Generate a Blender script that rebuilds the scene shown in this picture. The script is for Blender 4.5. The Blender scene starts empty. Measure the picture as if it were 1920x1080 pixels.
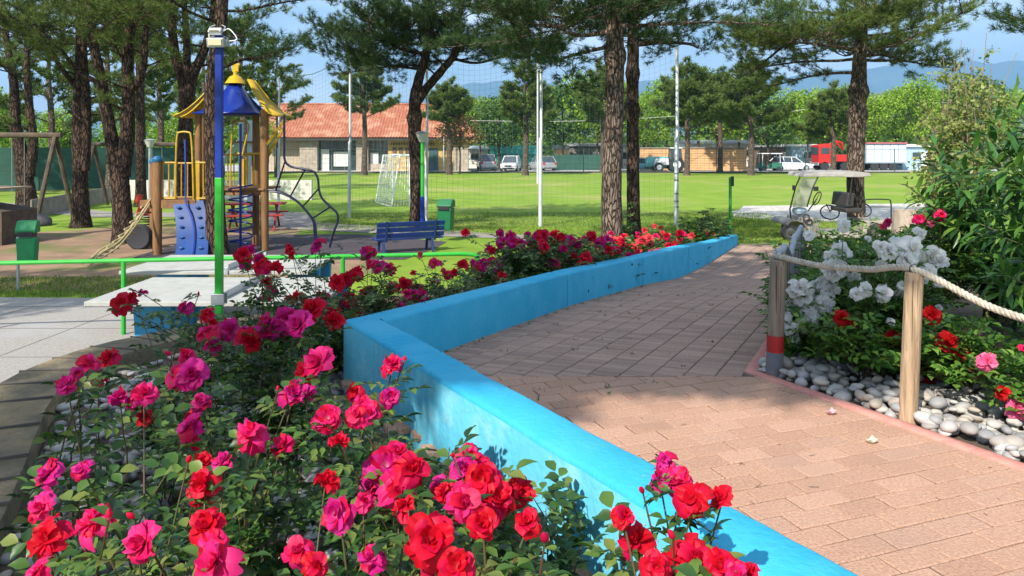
import bpy, bmesh, math, random
import numpy as np
from mathutils import Vector, Matrix, noise
R = math.radians
random.seed(7)
rng = np.random.default_rng(7)
sc = bpy.context.scene
C = sc.collection

# ---------------------------------------------------------------- camera
cd = bpy.data.cameras.new('camera')
cd.sensor_width = 36.0
cd.lens = 36.0 * 1400 / 1920
cd.shift_y = -(540 - 280) / 1920.0
cd.clip_start = 0.05
cd.clip_end = 12000
cam = bpy.data.objects.new('camera', cd)
cam.location = (0, 0, 2.3)
cam.rotation_euler = (R(90), 0, 0)
C.objects.link(cam)
sc.camera = cam

# ---------------------------------------------------------------- sky and sun
SUN = Vector((-0.52, -0.854, 0)).normalized()
ELEV = R(41)
sdir = Vector((SUN.x * math.cos(ELEV), SUN.y * math.cos(ELEV), math.sin(ELEV)))
w = bpy.data.worlds.new('World')
sc.world = w
w.use_nodes = True
nt = w.node_tree
nt.nodes.clear()
out = nt.nodes.new('ShaderNodeOutputWorld')
bg = nt.nodes.new('ShaderNodeBackground')
sky = nt.nodes.new('ShaderNodeTexSky')
sky.sky_type = 'NISHITA'
sky.sun_disc = False
sky.sun_elevation = ELEV
sky.sun_rotation = math.atan2(SUN.x, SUN.y)
sky.air_density = 1.25
sky.dust_density = 0.25
sky.ozone_density = 2.5
tc = nt.nodes.new('ShaderNodeTexCoord')
mp = nt.nodes.new('ShaderNodeMapping')
mp.inputs['Scale'].default_value = (1.0, 1.0, 2.6)
nz = nt.nodes.new('ShaderNodeTexNoise')
nz.inputs['Scale'].default_value = 3.1
nz.inputs['Detail'].default_value = 6
rp = nt.nodes.new('ShaderNodeValToRGB')
rp.color_ramp.elements[0].position = 0.34
rp.color_ramp.elements[1].position = 0.68
mx = nt.nodes.new('ShaderNodeMixRGB')
mx.inputs['Color2'].default_value = (12.0, 12.8, 14.0, 1)
nt.links.new(tc.outputs['Generated'], mp.inputs[0])
nt.links.new(mp.outputs[0], nz.inputs['Vector'])
nt.links.new(nz.outputs[0], rp.inputs[0])
nt.links.new(rp.outputs[0], mx.inputs['Fac'])
nt.links.new(sky.outputs[0], mx.inputs['Color1'])
nt.links.new(mx.outputs[0], bg.inputs[0])
bg.inputs[1].default_value = 0.075
nt.links.new(bg.outputs[0], out.inputs[0])
sl = bpy.data.lights.new('sun', 'SUN')
sl.energy = 5.0
sl.angle = R(0.5)
sl.color = (1.0, 0.93, 0.82)
so = bpy.data.objects.new('sun', sl)
so.rotation_euler = sdir.to_track_quat('Z', 'Y').to_euler()
so.location = (-10, -20, 30)
C.objects.link(so)
sc.view_settings.view_transform = 'Standard'
sc.view_settings.look = 'None'
sc.view_settings.exposure = 0.95
sc.view_settings.gamma = 1.0
sc.cycles.max_bounces = 6
sc.cycles.transparent_max_bounces = 8
sc.cycles.volume_bounces = 0

# ---------------------------------------------------------------- helpers
def PX(px, py, Y):
    "point that stands Y metres ahead and shows at this place of the 1920 px photograph"
    return Vector(((px - 960) * Y / 1400.0, Y, 2.3 - (py - 280) * Y / 1400.0))

def GX(px, Y):
    return (px - 960) * Y / 1400.0

PY = [5, 5.77, 8.1, 10.74, 12.5, 14.3, 18]
PZ = [.8, .754, .61, .36, .14, .05, 0]
def P(Y):
    return float(np.interp(Y, PY, PZ))

_mats = {}
def M(name, c1, c2=None, scale=6.0, rough=0.6, metal=0.0, bump=0.0, bscale=None, spec=0.4,
      island=None, trans=0.0, stretch=(1, 1, 1), detail=5, p0=0.35, p1=0.65, coat=0.0, c3=None, s3=1.0, objrand=None, q0=.5, q1=.65):
    if name in _mats:
        return _mats[name]
    m = bpy.data.materials.new(name)
    m.use_nodes = True
    n = m.node_tree
    n.nodes.clear()
    o = n.nodes.new('ShaderNodeOutputMaterial')
    b = n.nodes.new('ShaderNodeBsdfPrincipled')
    L = n.links.new
    b.inputs['Roughness'].default_value = rough
    b.inputs['Metallic'].default_value = metal
    b.inputs['Specular IOR Level'].default_value = spec
    b.inputs['Coat Weight'].default_value = coat
    t = n.nodes.new('ShaderNodeTexCoord')
    mpp = n.nodes.new('ShaderNodeMapping')
    mpp.inputs['Scale'].default_value = stretch
    L(t.outputs['Object'], mpp.inputs[0])
    col = None
    def rgb(c):
        x = n.nodes.new('ShaderNodeRGB')
        x.outputs[0].default_value = (*c, 1)
        return x.outputs[0]
    col = rgb(c1)
    if c2 is not None:
        z = n.nodes.new('ShaderNodeTexNoise')
        z.inputs['Scale'].default_value = scale
        z.inputs['Detail'].default_value = detail
        z.inputs['Roughness'].default_value = 0.6
        L(mpp.outputs[0], z.inputs['Vector'])
        mr = n.nodes.new('ShaderNodeMapRange')
        mr.inputs[1].default_value = p0
        mr.inputs[2].default_value = p1
        L(z.outputs[0], mr.inputs[0])
        k = n.nodes.new('ShaderNodeMixRGB')
        L(mr.outputs[0], k.inputs[0]); L(col, k.inputs[1]); L(rgb(c2), k.inputs[2])
        col = k.outputs[0]
    if c3 is not None:
        z = n.nodes.new('ShaderNodeTexNoise')
        z.inputs['Scale'].default_value = s3
        z.inputs['Detail'].default_value = 6
        L(mpp.outputs[0], z.inputs['Vector'])
        mr = n.nodes.new('ShaderNodeMapRange')
        mr.inputs[1].default_value = q0
        mr.inputs[2].default_value = q1
        L(z.outputs[0], mr.inputs[0])
        k = n.nodes.new('ShaderNodeMixRGB')
        L(mr.outputs[0], k.inputs[0]); L(col, k.inputs[1]); L(rgb(c3), k.inputs[2])
        col = k.outputs[0]
    if island is not None:
        g = n.nodes.new('ShaderNodeNewGeometry')
        cr = n.nodes.new('ShaderNodeValToRGB')
        els = cr.color_ramp.elements
        for i, c in enumerate(island):
            pos = i / (len(island) - 1)
            if i == 0:
                e = els[0]
            elif i == len(island) - 1:
                e = els[-1]
            else:
                e = els.new(pos)
            e.position = pos
            e.color = (*c, 1)
        L(g.outputs['Random Per Island'], cr.inputs[0])
        if c2 is not None:
            k = n.nodes.new('ShaderNodeMixRGB')
            k.inputs[0].default_value = 0.6
            L(col, k.inputs[1]); L(cr.outputs[0], k.inputs[2])
            col = k.outputs[0]
        else:
            col = cr.outputs[0]
    if objrand is not None:
        oi = n.nodes.new('ShaderNodeObjectInfo')
        k = n.nodes.new('ShaderNodeMixRGB')
        L(oi.outputs['Random'], k.inputs[0]); L(col, k.inputs[1]); L(rgb(objrand), k.inputs[2])
        col = k.outputs[0]
    L(col, b.inputs['Base Color'])
    if bump:
        z = n.nodes.new('ShaderNodeTexNoise')
        z.inputs['Scale'].default_value = bscale or scale * 4
        z.inputs['Detail'].default_value = 6
        L(mpp.outputs[0], z.inputs['Vector'])
        bp = n.nodes.new('ShaderNodeBump')
        bp.inputs['Strength'].default_value = min(1.0, bump)
        bp.inputs['Distance'].default_value = 0.02 * max(1.0, bump)
        L(z.outputs[0], bp.inputs['Height'])
        L(bp.outputs[0], b.inputs['Normal'])
    if trans:
        tr = n.nodes.new('ShaderNodeBsdfTranslucent')
        L(col, tr.inputs['Color'])
        ms = n.nodes.new('ShaderNodeMixShader')
        ms.inputs[0].default_value = trans
        L(b.outputs[0], ms.inputs[1]); L(tr.outputs[0], ms.inputs[2])
        L(ms.outputs[0], o.inputs[0])
    else:
        L(b.outputs[0], o.inputs[0])
    _mats[name] = m
    return m

def glass(name, tint=(.8, .85, .85), alpha=.35):
    if name in _mats:
        return _mats[name]
    m = bpy.data.materials.new(name)
    m.use_nodes = True
    n = m.node_tree
    n.nodes.clear()
    o = n.nodes.new('ShaderNodeOutputMaterial')
    tr = n.nodes.new('ShaderNodeBsdfTransparent')
    tr.inputs[0].default_value = (*tint, 1)
    gl = n.nodes.new('ShaderNodeBsdfPrincipled')
    gl.inputs['Base Color'].default_value = (*[t * .6 for t in tint], 1)
    gl.inputs['Roughness'].default_value = 0.08
    ms = n.nodes.new('ShaderNodeMixShader')
    ms.inputs[0].default_value = alpha
    n.links.new(tr.outputs[0], ms.inputs[1]); n.links.new(gl.outputs[0], ms.inputs[2])
    n.links.new(ms.outputs[0], o.inputs[0])
    _mats[name] = m
    return m

class MB:
    def __init__(s, off=None):
        s.v = []; s.f = []; s.mi = []; s.cur = 0
        s.off = Vector(off) if off is not None else Vector((0, 0, 0))
    def add(s, vs, fs):
        o = len(s.v)
        s.v += [tuple(v) for v in vs]
        s.f += [tuple(i + o for i in f) for f in fs]
        s.mi += [s.cur] * len(fs)
        return s
    def box(s, c, d, rz=0.0, rx=0.0, ry=0.0, top=None):
        "c centre, d full sizes; top scales the upper face in x,y"
        hx, hy, hz = d[0] / 2, d[1] / 2, d[2] / 2
        tx, ty = top if top else (1, 1)
        pts = [(-hx, -hy, -hz), (hx, -hy, -hz), (hx, hy, -hz), (-hx, hy, -hz),
               (-hx * tx, -hy * ty, hz), (hx * tx, -hy * ty, hz), (hx * tx, hy * ty, hz), (-hx * tx, hy * ty, hz)]
        m = Matrix.Rotation(rz, 3, 'Z') @ Matrix.Rotation(ry, 3, 'Y') @ Matrix.Rotation(rx, 3, 'X')
        c = Vector(c)
        return s.add([m @ Vector(p) + c for p in pts],
                     [(0, 3, 2, 1), (4, 5, 6, 7), (0, 1, 5, 4), (1, 2, 6, 5), (2, 3, 7, 6), (3, 0, 4, 7)])
    def tube(s, pts, r, n=8, caps=True, jitter=0.0, seed=0):
        pts = [Vector(p) for p in pts]
        if not hasattr(r, '__len__'):
            r = [r] * len(pts)
        rr = random.Random(seed)
        vs = []; fs = []
        t0 = (pts[1] - pts[0]).normalized()
        ref = Vector((0, 0, 1)) if abs(t0.z) < .9 else Vector((1, 0, 0))
        a = t0.cross(ref).normalized()
        for i, p in enumerate(pts):
            if i == 0: t = pts[1] - pts[0]
            elif i == len(pts) - 1: t = pts[-1] - pts[-2]
            else: t = (pts[i + 1] - pts[i]).normalized() + (pts[i] - pts[i - 1]).normalized()
            t.normalize()
            a = (a - t * a.dot(t)).normalized()
            b = t.cross(a)
            for k in range(n):
                an = 2 * math.pi * k / n
                q = r[i] * (1 + jitter * (rr.random() - .5))
                vs.append(p + a * (math.cos(an) * q) + b * (math.sin(an) * q))
        for i in range(len(pts) - 1):
            for k in range(n):
                fs.append((i * n + k, i * n + (k + 1) % n, (i + 1) * n + (k + 1) % n, (i + 1) * n + k))
        if caps:
            fs.append(tuple(range(n - 1, -1, -1)))
            fs.append(tuple((len(pts) - 1) * n + k for k in range(n)))
        return s.add(vs, fs)
    def bar(s, p0, p1, r, n=8):
        return s.tube([p0, p1], r, n)
    def lathe(s, prof, c=(0, 0, 0), n=16, axis='Z'):
        vs = []; fs = []
        for (r, z) in prof:
            for k in range(n):
                an = 2 * math.pi * k / n
                if axis == 'Z': p = (c[0] + r * math.cos(an), c[1] + r * math.sin(an), c[2] + z)
                elif axis == 'Y': p = (c[0] + r * math.cos(an), c[1] + z, c[2] - r * math.sin(an))
                else: p = (c[0] + z, c[1] + r * math.cos(an), c[2] + r * math.sin(an))
                vs.append(p)
        m = len(prof)
        for i in range(m - 1):
            for k in range(n):
                fs.append((i * n + k, i * n + (k + 1) % n, (i + 1) * n + (k + 1) % n, (i + 1) * n + k))
        fs.append(tuple(range(n - 1, -1, -1)))
        fs.append(tuple((m - 1) * n + k for k in range(n)))
        return s.add(vs, fs)
    def prism(s, poly, z0, z1):
        "poly: xy outline counter-clockwise, z0/z1 numbers or functions of (x,y)"
        n = len(poly)
        f0 = z0 if callable(z0) else (lambda x, y: z0)
        f1 = z1 if callable(z1) else (lambda x, y: z1)
        vs = [(x, y, f0(x, y)) for x, y in poly] + [(x, y, f1(x, y)) for x, y in poly]
        fs = [tuple(range(n - 1, -1, -1)), tuple(range(n, 2 * n))]
        fs += [(i, (i + 1) % n, n + (i + 1) % n, n + i) for i in range(n)]
        return s.add(vs, fs)
    def slab(s, pts, th):
        "pts: planar 3d outline; thickness along its normal"
        pts = [Vector(p) for p in pts]
        nn = (pts[1] - pts[0]).cross(pts[2] - pts[0]).normalized() * th
        n = len(pts)
        vs = [p for p in pts] + [p + nn for p in pts]
        fs = [tuple(range(n - 1, -1, -1)), tuple(range(n, 2 * n))]
        fs += [(i, (i + 1) % n, n + (i + 1) % n, n + i) for i in range(n)]
        return s.add(vs, fs)
    def build(s, name, mat, parent=None, smooth=False, bevel=0.0, ang=35):
        me = bpy.data.meshes.new(name)
        o3 = s.off
        me.from_pydata([(v[0] - o3.x, v[1] - o3.y, v[2] - o3.z) for v in s.v], [], s.f)
        for x in (mat if isinstance(mat, (list, tuple)) else [mat]):
            me.materials.append(x)
        if isinstance(mat, (list, tuple)):
            me.polygons.foreach_set('material_index', s.mi)
        if smooth:
            me.polygons.foreach_set('use_smooth', [True] * len(me.polygons))
            me.set_sharp_from_angle(angle=R(ang))
        me.update()
        o = bpy.data.objects.new(name, me)
        C.objects.link(o)
        if parent is not None:
            o.parent = parent
        if bevel:
            bm = o.modifiers.new('bevel', 'BEVEL')
            bm.width = bevel; bm.segments = 2; bm.limit_method = 'ANGLE'
        return o

def npmesh(name, V, F, mat, parent=None, smooth=False, off=(0, 0, 0)):
    V = np.asarray(V, dtype=np.float32) - np.asarray(off, dtype=np.float32)
    F = np.asarray(F, dtype=np.int32)
    me = bpy.data.meshes.new(name)
    k = F.shape[1]
    me.vertices.add(len(V)); me.vertices.foreach_set('co', V.ravel())
    me.loops.add(F.size); me.loops.foreach_set('vertex_index', F.ravel())
    me.polygons.add(len(F))
    me.polygons.foreach_set('loop_start', np.arange(0, F.size, k, dtype=np.int32))
    me.update(calc_edges=True)
    me.materials.append(mat)
    if smooth:
        me.polygons.foreach_set('use_smooth', [True] * len(F))
    o = bpy.data.objects.new(name, me)
    C.objects.link(o)
    if parent is not None:
        o.parent = parent
    return o

def tag(o, label, cat, group=None):
    o['label'] = label; o['category'] = cat
    if group: o['group'] = group
    return o
def thing(name, label, cat, loc=(0, 0, 0), rz=0.0, group=None):
    o = bpy.data.objects.new(name, None)
    o.empty_display_size = 0.2
    C.objects.link(o)
    o.location = loc; o.rotation_euler = (0, 0, rz)
    return tag(o, label, cat, group)
def kind(o, k='structure'):
    o['kind'] = k
    return o
def dup(root, loc=None, rz=None, label=None, group=None, scale=None):
    def cp(o, par):
        c = o.copy(); C.objects.link(c)
        if par is not None: c.parent = par
        for ch in list(o.children): cp(ch, c)
        return c
    r = cp(root, None)
    if loc is not None: r.location = loc
    if rz is not None: r.rotation_euler = (0, 0, rz)
    if scale is not None: r.scale = scale if hasattr(scale, '__len__') else (scale,) * 3
    if label: r['label'] = label
    if group: r['group'] = group
    return r

def sheet(name, poly, z, mat, cell=None):
    "flat sheet on outline"
    bm = bmesh.new()
    vs = [bm.verts.new((x, y, z if not callable(z) else z(x, y))) for x, y in poly]
    bm.faces.new(vs)
    me = bpy.data.meshes.new(name)
    bm.to_mesh(me); bm.free()
    me.materials.append(mat)
    o = bpy.data.objects.new(name, me); C.objects.link(o)
    return kind(o)

def wobble(poly, step=1.0, amp=0.25, seed=0):
    r = random.Random(seed)
    outp = []
    n = len(poly)
    for i in range(n):
        a = Vector(poly[i]); b = Vector(poly[(i + 1) % n])
        k = max(1, int((b - a).length / step))
        for j in range(k):
            p = a.lerp(b, j / k)
            outp.append((p.x + (r.random() - .5) * amp, p.y + (r.random() - .5) * amp))
    return outp

# random rotations / frames for scattered leaves
def frames(D, roll=None):
    "N x 3 x 3: columns = (side, along D, normal)"
    D = D / np.maximum(1e-9, np.linalg.norm(D, axis=1, keepdims=True))
    ref = np.where(np.abs(D[:, 2:3]) < .92, np.array([[0, 0, 1.0]]), np.array([[1.0, 0, 0]]))
    S = np.cross(D, ref); S /= np.linalg.norm(S, axis=1, keepdims=True)
    N = np.cross(S, D)
    if roll is not None:
        c = np.cos(roll)[:, None]; s_ = np.sin(roll)[:, None]
        S, N = S * c + N * s_, N * c - S * s_
    return np.stack([S, D, N], axis=2)
def scatter(T, F, Rm, pos, scl):
    "instances template T (k x 3), F at frames"
    n = len(pos)
    V = np.einsum('nij,kj->nki', Rm, T) * np.asarray(scl).reshape(n, 1, -1) + pos[:, None, :]
    FF = F[None] + (np.arange(n) * len(T))[:, None, None]
    return V.reshape(-1, 3), FF.reshape(-1, F.shape[1])
def rdirs(n, g=rng):
    d = g.normal(size=(n, 3))
    return d / np.linalg.norm(d, axis=1, keepdims=True)
def catmull(pts, k=6):
    pts = [Vector(p) for p in pts]
    q = [pts[0] * 2 - pts[1]] + pts + [pts[-1] * 2 - pts[-2]]
    o = []
    for i in range(1, len(q) - 2):
        for j in range(k):
            t = j / k
            o.append(.5 * ((2 * q[i]) + (q[i + 1] - q[i - 1]) * t + (2 * q[i - 1] - 5 * q[i] + 4 * q[i + 1] - q[i + 2]) * t * t
                           + (3 * q[i] - q[i - 1] - 3 * q[i + 1] + q[i + 2]) * t ** 3))
    o.append(pts[-1])
    return o

# ---------------------------------------------------------------- materials
def barkmat(name, ca, cb, dark, sc_):
    m = M(name, ca, cb, scale=3.0, rough=.95, bump=0.0, stretch=(1, 1, .45))
    n = m.node_tree; L = n.links.new
    b = [x for x in n.nodes if x.type == 'BSDF_PRINCIPLED'][0]
    b.inputs['Specular IOR Level'].default_value = .15
    src = b.inputs['Base Color'].links[0].from_socket
    t = n.nodes.new('ShaderNodeTexCoord'); mp_ = n.nodes.new('ShaderNodeMapping'); mp_.inputs['Scale'].default_value = (1, 1, .26)
    nz_ = n.nodes.new('ShaderNodeTexNoise'); nz_.inputs['Scale'].default_value = 7; nz_.inputs['Detail'].default_value = 4
    ad = n.nodes.new('ShaderNodeVectorMath'); ad.operation = 'MULTIPLY_ADD'; ad.inputs[1].default_value = (.16, .16, .16)
    L(t.outputs['Object'], mp_.inputs[0]); L(mp_.outputs[0], nz_.inputs['Vector']); L(nz_.outputs['Color'], ad.inputs[0]); L(mp_.outputs[0], ad.inputs[2])
    v = n.nodes.new('ShaderNodeTexVoronoi'); v.feature = 'DISTANCE_TO_EDGE'; v.inputs['Scale'].default_value = sc_
    L(ad.outputs[0], v.inputs['Vector'])
    mr = n.nodes.new('ShaderNodeMapRange'); mr.inputs[1].default_value = .01; mr.inputs[2].default_value = .16
    L(v.outputs['Distance'], mr.inputs[0])
    k = n.nodes.new('ShaderNodeMixRGB'); k.inputs[1].default_value = (*dark, 1)
    L(mr.outputs[0], k.inputs[0]); L(src, k.inputs[2]); L(k.outputs[0], b.inputs['Base Color'])
    n2_ = n.nodes.new('ShaderNodeTexNoise'); n2_.inputs['Scale'].default_value = 30; n2_.inputs['Detail'].default_value = 6
    L(t.outputs['Object'], n2_.inputs['Vector'])
    ma = n.nodes.new('ShaderNodeMath'); ma.operation = 'MULTIPLY_ADD'; ma.inputs[1].default_value = .35
    L(n2_.outputs[0], ma.inputs[0]); L(mr.outputs[0], ma.inputs[2])
    bp = n.nodes.new('ShaderNodeBump'); bp.inputs['Strength'].default_value = 1; bp.inputs['Distance'].default_value = .05
    L(ma.outputs[0], bp.inputs['Height']); L(bp.outputs[0], b.inputs['Normal'])
    return m
lawn_m = M('lawn_grass', (.125, .22, .018), (.21, .30, .038), scale=.9, rough=.95, bump=.8, bscale=14, c3=(.29, .29, .09), s3=.16, q0=.50, q1=.72, spec=.15, detail=9, p0=.3, p1=.7)
earth_m = M('dry_earth', (.30, .19, .12), (.19, .12, .075), scale=1.4, rough=.95, bump=.6, bscale=12, c3=(.10, .15, .03), s3=.55, q0=.52, q1=.68)
rubber_m = M('rubber_mat', (.045, .04, .05), (.07, .055, .06), scale=8, rough=.9, bump=.3)
greypath_m = M('grey_path', (.30, .27, .25), (.22, .20, .18), scale=3, rough=.95, bump=.3, bscale=60)
gravel_m = M('pale_gravel', (.55, .52, .47), (.33, .31, .28), scale=5, rough=.95, bump=.8, bscale=25)
concrete_m = M('washed_concrete', (.37, .345, .31), (.25, .235, .22), scale=45, rough=.95, bump=.6, bscale=90, c3=(.33, .32, .31), s3=1.0)
asphalt_m = M('yard_asphalt', (.40, .39, .38), (.30, .29, .28), scale=1.0, rough=.95)
soil_m = M('bed_soil', (.075, .055, .04), (.13, .10, .075), scale=10, rough=1, bump=.8, bscale=25)
bark_m = barkmat('pine_bark', (.115, .075, .055), (.07, .047, .037), (.026, .019, .015), 15)
bark2_m = barkmat('grey_bark', (.24, .185, .145), (.15, .11, .085), (.06, .043, .033), 16)
HAZE = 0.00028
# ================================================================ SETTING
kind(sheet('ground', [(-9000, -600), (9000, -600), (9000, 9000), (-9000, 9000)], 0, lawn_m))
sheet('playground_earth', wobble([(-22, 13.4), (-11, 11.9), (-4.0, 12.1), (-2.4, 14), (-3.2, 17.5), (-5.5, 19.0), (-6.5, 22.5), (-11, 22.0), (-14, 20.5), (-24, 19.5)], .8, .5, 3), .004, earth_m)
sheet('rubber_matting', wobble([(-8.0, 15.8), (-2.2, 15.5), (-1.6, 18.5), (-4.2, 20.2), (-8.2, 20.0)], .8, .12, 4), .008, rubber_m)
sheet('grey_path', wobble([(-34, 36), (-14, 25.2), (-8.8, 25.4), (-7.0, 21.8), (-3.0, 20.1), (1.5, 18.6), (1.4, 19.5), (-2.6, 21.4), (-6.2, 23.5), (-7.6, 27.2), (-14, 27.0), (-34, 40)], 1.2, .1, 5), .012, greypath_m)
sheet('concrete_paving', [(-12, 4.2), (-2.2, 4.2), (-2.2, 11.4), (-12, 11.7)], .006, concrete_m)
sheet('gravel_area', wobble([(7.4, 25.4), (9.5, 30.2), (16, 31.5), (30, 32), (30, 24), (14, 23.4), (9.6, 23.6)], 1, .4, 6), .010, gravel_m)
sheet('far_yard', [(-36, 73.2), (90, 73.2), (110, 150), (-45, 150)], .016, asphalt_m)
for (x0, y0, x1, y1) in []: pass
# joints of the concrete paving
mb = MB()
for k in range(5):
    mb.box((-7.1, 5.6 + k * 1.32, .0085), (9.8, .012, .003))
for k in range(7):
    mb.box((-11.5 + k * 1.45, 7.9, .0075), (.012, 7.2, .003), rz=-.04)
kind(mb.build('paving_joints', M('joint_soft', (.17, .155, .14), rough=1)))

# terrace under paving and beds
def wallbed(Y): return 1.869 - .6 * Y if Y < 4.99 else -1.126 + .485 * (Y - 4.99)
KERB = [(-1.15, .6), (-1.42, 1.4), (-1.78, 2.3), (-2.16, 3.22), (-2.41, 3.73), (-2.82, 4.6), (-2.98, 5.2), (-2.95, 5.87), (-2.7, 6.5), (-2.3, 7.2), (-1.75, 8.0), (-1.0, 9.1), (-.1, 10.7), (.9, 12.6), (1.9, 14.6), (2.9, 16.6), (3.7, 18.0)]
bedpoly = [(x, y) for x, y in KERB]
mb = MB()
# grid surface strip for left bed: between KERB and wall
Ys = np.linspace(.3, 18.0, 60)
kx = np.interp(Ys, [k[1] for k in KERB], [k[0] for k in KERB])
rows = []
for Y, xk in zip(Ys, kx):
    xw = wallbed(Y) + .1
    for j in range(9):
        x = xk + (xw - xk) * j / 8
        rows.append((x, Y, P(Y) - .15 + .02 * noise.noise((x * 3, Y * 3, 0))))
fs = []
for i in range(len(Ys) - 1):
    for j in range(8):
        a = i * 9 + j
        fs.append((a, a + 1, a + 10, a + 9))
mb.add(rows, fs)
kind(mb.build('rose_bed_soil', soil_m, smooth=True))

# stone edging kerb on the left of the bed
mb = MB()
kerb_pts = catmull([(x, y, 0) for x, y in KERB], 4)
nrm = []
for i, p in enumerate(kerb_pts):
    a = kerb_pts[max(0, i - 1)]; b = kerb_pts[min(len(kerb_pts) - 1, i + 1)]
    t = (b - a).normalized(); nrm.append(Vector((-t.y, t.x, 0)))
prof = [(0.0, -.75), (0.0, -.02), (.012, 0.0), (.40, .01), (.43, -.02), (.43, -.9)]
vs = []; fs = []
r_ = random.Random(5)
for i, (p, n_) in enumerate(zip(kerb_pts, nrm)):
    zt = P(p.y) - .03
    for (d_, z_) in prof:
        jj = .010 * (r_.random() - .5)
        q = p + n_ * (d_ + jj)
        vs.append((q.x, q.y, max(-.1, zt + z_ + jj * .7)))
m6 = len(prof)
for i in range(len(kerb_pts) - 1):
    for k in range(m6 - 1):
        fs.append((i * m6 + k, (i + 1) * m6 + k, (i + 1) * m6 + k + 1, i * m6 + k + 1))
mb.add(vs, fs)
mb.cur = 1
for i in range(2, len(kerb_pts) - 1, 2):
    p = kerb_pts[i]; n_ = nrm[i]
    c = p + n_ * .215
    mb.box((c.x, c.y, P(p.y) - .022), (.42, .010, .014), rz=math.atan2(n_.y, n_.x))
kerb_m = M('mossy_stone', (.19, .155, .10), (.11, .095, .06), scale=5, rough=.95, bump=1.0, bscale=22, c3=(.30, .22, .12), s3=1.6)
kb = mb.build('stone_edging', [kerb_m, M('joint_dark', (.10, .09, .08), rough=1)], smooth=True, ang=40)
tag(kb, 'low weathered brown stone edging curving round the left side of the rose bed', 'stone edging')

# right bed soil
def kerbR(Y):
    return 1.565 + (.815 / -1.57) * (Y - 5.04) if Y < 5.04 else 1.565 + .475 * (Y - 5.04)
mb = MB(); rows = []; fs = []
Ys = np.linspace(1.5, 18.0, 50)
for Y in Ys:
    xk = kerbR(Y) + .05
    xe = max(xk + 3.0, 7.5 + .3 * Y)
    for j in range(9):
        x = xk + (xe - xk) * j / 8
        rows.append((x, Y, P(Y) - .01 + .03 * noise.noise((x, Y, 0)) * (j > 0)))
for i in range(len(Ys) - 1):
    for j in range(8):
        a = i * 9 + j
        fs.append((a, a + 1, a + 10, a + 9))
mb.add(rows, fs)
kind(mb.build('planted_bed_soil', soil_m, smooth=True))

# ---------------------------------------------------------------- paving
paver_cols = [(.42, .25, .175), (.46, .28, .195), (.37, .215, .15), (.50, .31, .225), (.41, .255, .19)]
pav_m = M('pink_pavers', (.54, .34, .24), (.30, .175, .12), c3=(.30, .20, .15), s3=1.7, q0=.54, q1=.74, scale=75, rough=.95, bump=.5, bscale=110, island=paver_cols, p0=.42, p1=.58, spec=.2)
pav2_m = M('greyed_pavers', (.42, .285, .225), (.26, .175, .14), c3=(.22, .16, .13), s3=1.7, q0=.52, q1=.72, scale=75, rough=.95, bump=.5, bscale=110, island=[(.36, .25, .20), (.46, .32, .25), (.28, .20, .165), (.42, .28, .215)], p0=.42, p1=.58, spec=.2)
def paver(mb, c, e, f, L, W, zf, r):
    "c centre xy; e,f unit axes; L along e, W along f"
    g = .0030 if L > .2 else .004; b = .0035
    dz = (r.random() - .5) * .003
    outl = [(-1, -1), (1, -1), (1, 1), (-1, 1)]
    low = []; top = []
    for (a, q) in outl:
        x = c[0] + e[0] * a * (L / 2 - g) + f[0] * q * (W / 2 - g)
        y = c[1] + e[1] * a * (L / 2 - g) + f[1] * q * (W / 2 - g)
        x2 = c[0] + e[0] * a * (L / 2 - g - b) + f[0] * q * (W / 2 - g - b)
        y2 = c[1] + e[1] * a * (L / 2 - g - b) + f[1] * q * (W / 2 - g - b)
        low.append((x, y, zf(y) - .03)); top.append((x2, y2, zf(y2) + dz))
    mid = [(l[0], l[1], l[2] + .027 + dz) for l in low]
    mb.add(low + mid + top, [(0, 1, 5, 4), (1, 2, 6, 5), (2, 3, 7, 6), (3, 0, 4, 7), (4, 5, 9, 8), (5, 6, 10, 9), (6, 7, 11, 10), (7, 4, 8, 11), (8, 9, 10, 11)])
def clip(o, planes):
    bm = bmesh.new(); bm.from_mesh(o.data)
    for co, no in planes:
        g = bm.verts[:] + bm.edges[:] + bm.faces[:]
        bmesh.ops.bisect_plane(bm, geom=g, plane_co=co, plane_no=no, clear_outer=True)
    bm.to_mesh(o.data); bm.free()
r_ = random.Random(11)
e = Vector((.94, .342)); f = Vector((-.342, .94)); W_ = .122
mb = MB()
for j in range(-30, 70):
    for i in range(-25, 30):
        c = e * ((i + .5 * (j % 2)) * .245 + r_.uniform(-.003, .003)) + f * (j * W_)
        if not (.5 < c.y < 5.3 and c.x > 1.99 - .6 * c.y - .15 and c.x < kerbR(min(c.y, 5.03)) + .3): continue
        paver(mb, c, e, f, .245, W_, lambda y: .8, r_)
o = mb.build('paved_terrace', pav_m)
clip(o, [((0, 4.93, 0), (0, 1, 0)), ((1.565, 5.04, 0), Vector((1.57, .815, 0)).normalized())])
kind(o)
v2 = Vector((.4365, .8997)); n2 = Vector((.8997, -.4365))
mb = MB()
for i in range(-14, 170):
    for j in range(-2, 16):
        c = Vector((-.86, 4.9)) + v2 * (i * .105 + r_.uniform(-.004, .004)) + n2 * (j * .192 - .05)
        if not (4.7 < c.y < 18.3): continue
        if c.x > kerbR(max(5.04, c.y)) + .12 or c.x < wallbed(c.y) + .05: continue
        paver(mb, c, v2, n2, .105, .192, P, r_)
o = mb.build('paved_ramp', pav2_m)
clip(o, [((0, 4.935, 0), (0, -1, 0)), ((1.565, 5.04, 0), Vector((1, -.475, 0)).normalized())])
kind(o)
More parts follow.
